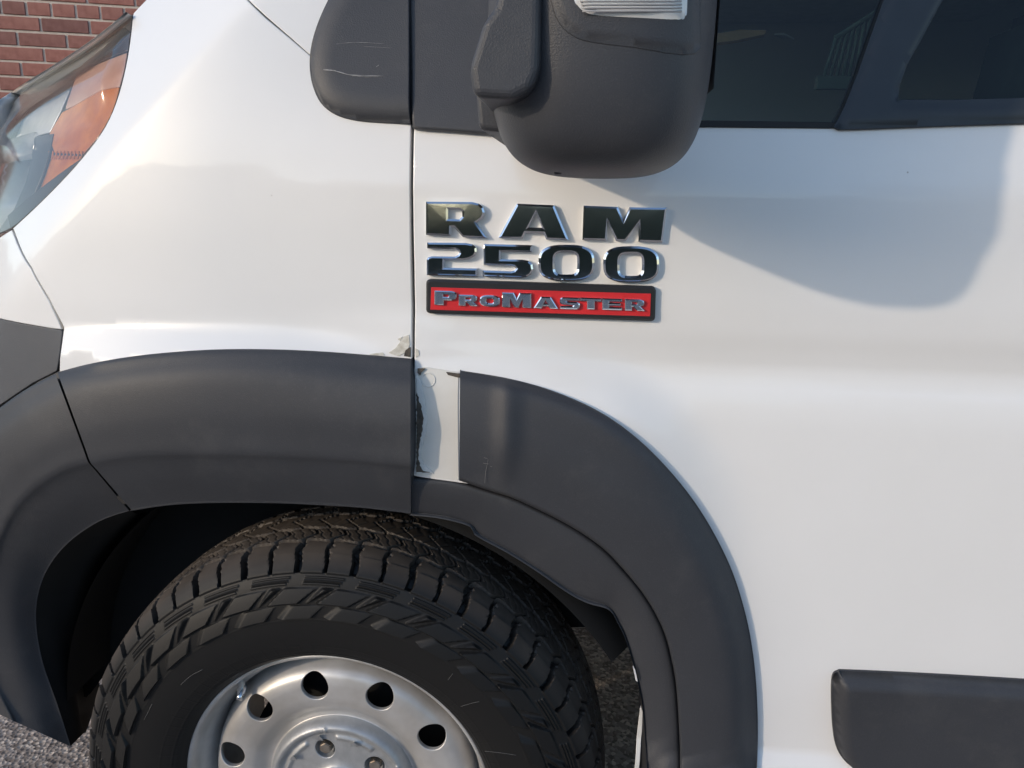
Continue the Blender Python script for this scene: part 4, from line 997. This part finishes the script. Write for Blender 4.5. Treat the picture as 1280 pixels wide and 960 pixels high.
    bpyset = getattr(me, 'set_sharp_from_angle', None)
    if bpyset: me.set_sharp_from_angle(angle=R(38))
    return o
tyre()

# ------------------------------------------------------------------ trees behind the camera, and hedges added for chrome and paint to reflect
def leaves(name, pts, size, mat, parent):
    n = len(pts); d = rng.normal(size=(n, 3)); d /= np.linalg.norm(d, axis=1)[:, None]; e = np.cross(d, rng.normal(size=(n, 3))); e /= np.linalg.norm(e, axis=1)[:, None]
    s = size*rng.uniform(.6, 1.3, (n, 1)); V = np.stack([pts-d*s, pts+e*s*.5, pts+d*s, pts-e*s*.5], 1).reshape(-1, 3)
    return mesh(name, V, np.arange(4*n).reshape(-1, 4), mat, parent, False)
M['leaf'] = simple('leaf', (0.030, 0.044, 0.026), 0.6, 0, (0.055, 0.072, 0.042), 3)
M['bark'] = simple('bark', (0.10, 0.075, 0.055), 0.9)
def tree(x, y, h, rad, nl, label):
    root = empty('broadleaf_tree', (x, y, GZ)); tag(root, label, 'tree', 'trees across the lot mirrored in the paint')
    P = [(x, y, GZ), (x+.1, y, h*.3), (x-.05, y+.1, h*.6), (x+.1, y, h*.95)]
    tr = tube('trunk', catmull(P, 5), np.linspace(.16, .03, 16), M['bark'], root, 8)
    for k in range(9):
        z = h*(.35+.06*k); a_ = k*2.4; l = rad*(1-.05*k)
        tube('limb', catmull([(x, y, z), (x+l*.5*math.cos(a_), y+l*.5*math.sin(a_), z+l*.35), (x+l*math.cos(a_), y+l*math.sin(a_), z+l*.6)], 4), np.linspace(.06, .012, 9), M['bark'], tr, 6)
    c = np.concatenate([rng.normal(size=(nl//14, 3))*.32+np.array([rad*rng.uniform(-.8, .8), rad*rng.uniform(-.8, .8), h*rng.uniform(.45, 1.0)]) for _ in range(14)])
    leaves('crown', c+np.array([x, y, 0]), .10, M['leaf'], root)
tree(-3.4, -13.5, 5.2, 1.7, 4200, 'thin young tree reflected on the white fender')
tree(5.5, -12.0, 4.6, 1.6, 4200, 'leafy tree reflected at the top of the quarter window')
def added_hedge():  # added leaf screen, shaped for what the chrome letters mirror
    pts = np.stack([rng.uniform(-16, 12, 70000), rng.uniform(-10.4, -9.0, 70000), rng.uniform(0, 1, 70000)], 1)
    pts[:, 2] = GZ+.05+pts[:, 2]*((1.93-.55*np.exp(-((pts[:, 0]+2.0)/.55)**2)+.07*np.sin(pts[:, 0]*5.1)+.95*sstep(-2.0, -4.2, pts[:, 0]))+.10*np.sin(pts[:, 0]*1.3)+.06*np.sin(pts[:, 0]*3.7))
    o = leaves('added_hedge', pts, .09, M['leaf'], None); tag(o, 'row of dark green leaves added out of view to darken the chrome letters and glass', 'added_hedge')
    box('added_hedge_core', (-16, -10.2, GZ), (12, -9.35, 1.45), M['bark'], o)
added_hedge()
def added_side_hedge():  # added leaf screen keeping horizon glow out of the fender's reflection
    n = 45000
    pts = np.stack([rng.uniform(-18.2, -16.2, n), rng.uniform(-10.5, 12, n), rng.uniform(0, 1, n)], 1)
    pts[:, 2] = GZ+.05+pts[:, 2]*(2.9+.15*np.sin(pts[:, 1]*1.1)+.1*np.sin(pts[:, 1]*3.1))
    o = leaves('added_hedge', pts, .11, M['leaf'], None); tag(o, 'dark leafy row added out of view to block sky glow mirrored on the white fender', 'added_hedge')
    box('added_hedge_core', (-18, -10.5, GZ), (-16.6, 12, 2.3), M['bark'], o)
added_side_hedge()

# ------------------------------------------------------------------ cardboard in the cab and a painted white glint
M['card'] = simple('cardboard', (0.42, 0.24, 0.11), 0.85)
cb = [at(893, 54, .55), at(896, 42, .58), at(925, 37, .62), at(958, 38, .62), at(955, 43, .60), at(922, 50, .56)]
o = mesh('cardboard_sheet', cb+[p+np.array([0, .004, -.004]) for p in cb], [(0, 5, 4, 3, 2, 1), (6, 7, 8, 9, 10, 11)]+[(i, (i+1) % 6, 6+(i+1) % 6, 6+i) for i in range(6)], M['card'], None, False)
tag(o, 'small tan cardboard piece seen through the quarter window just right of the mirror', 'cardboard')
M['patch'] = simple('glint', (0.75, 0.75, 0.73), 0.7)
ps = [at(968, 42, .6), at(980, 41, .6), at(993, 48, .62), at(976, 46, .62)]  # white glint in the window, painted as a small added sheet
o = mesh('glint_patch', ps+[p+np.array([0, .002, -.002]) for p in ps], [(0, 3, 2, 1), (4, 5, 6, 7)]+[(i, (i+1) % 4, 4+(i+1) % 4, 4+i) for i in range(4)], M['patch'], None, False)
tag(o, 'small white paper slip added behind the quarter window beside the tan cardboard', 'glint')
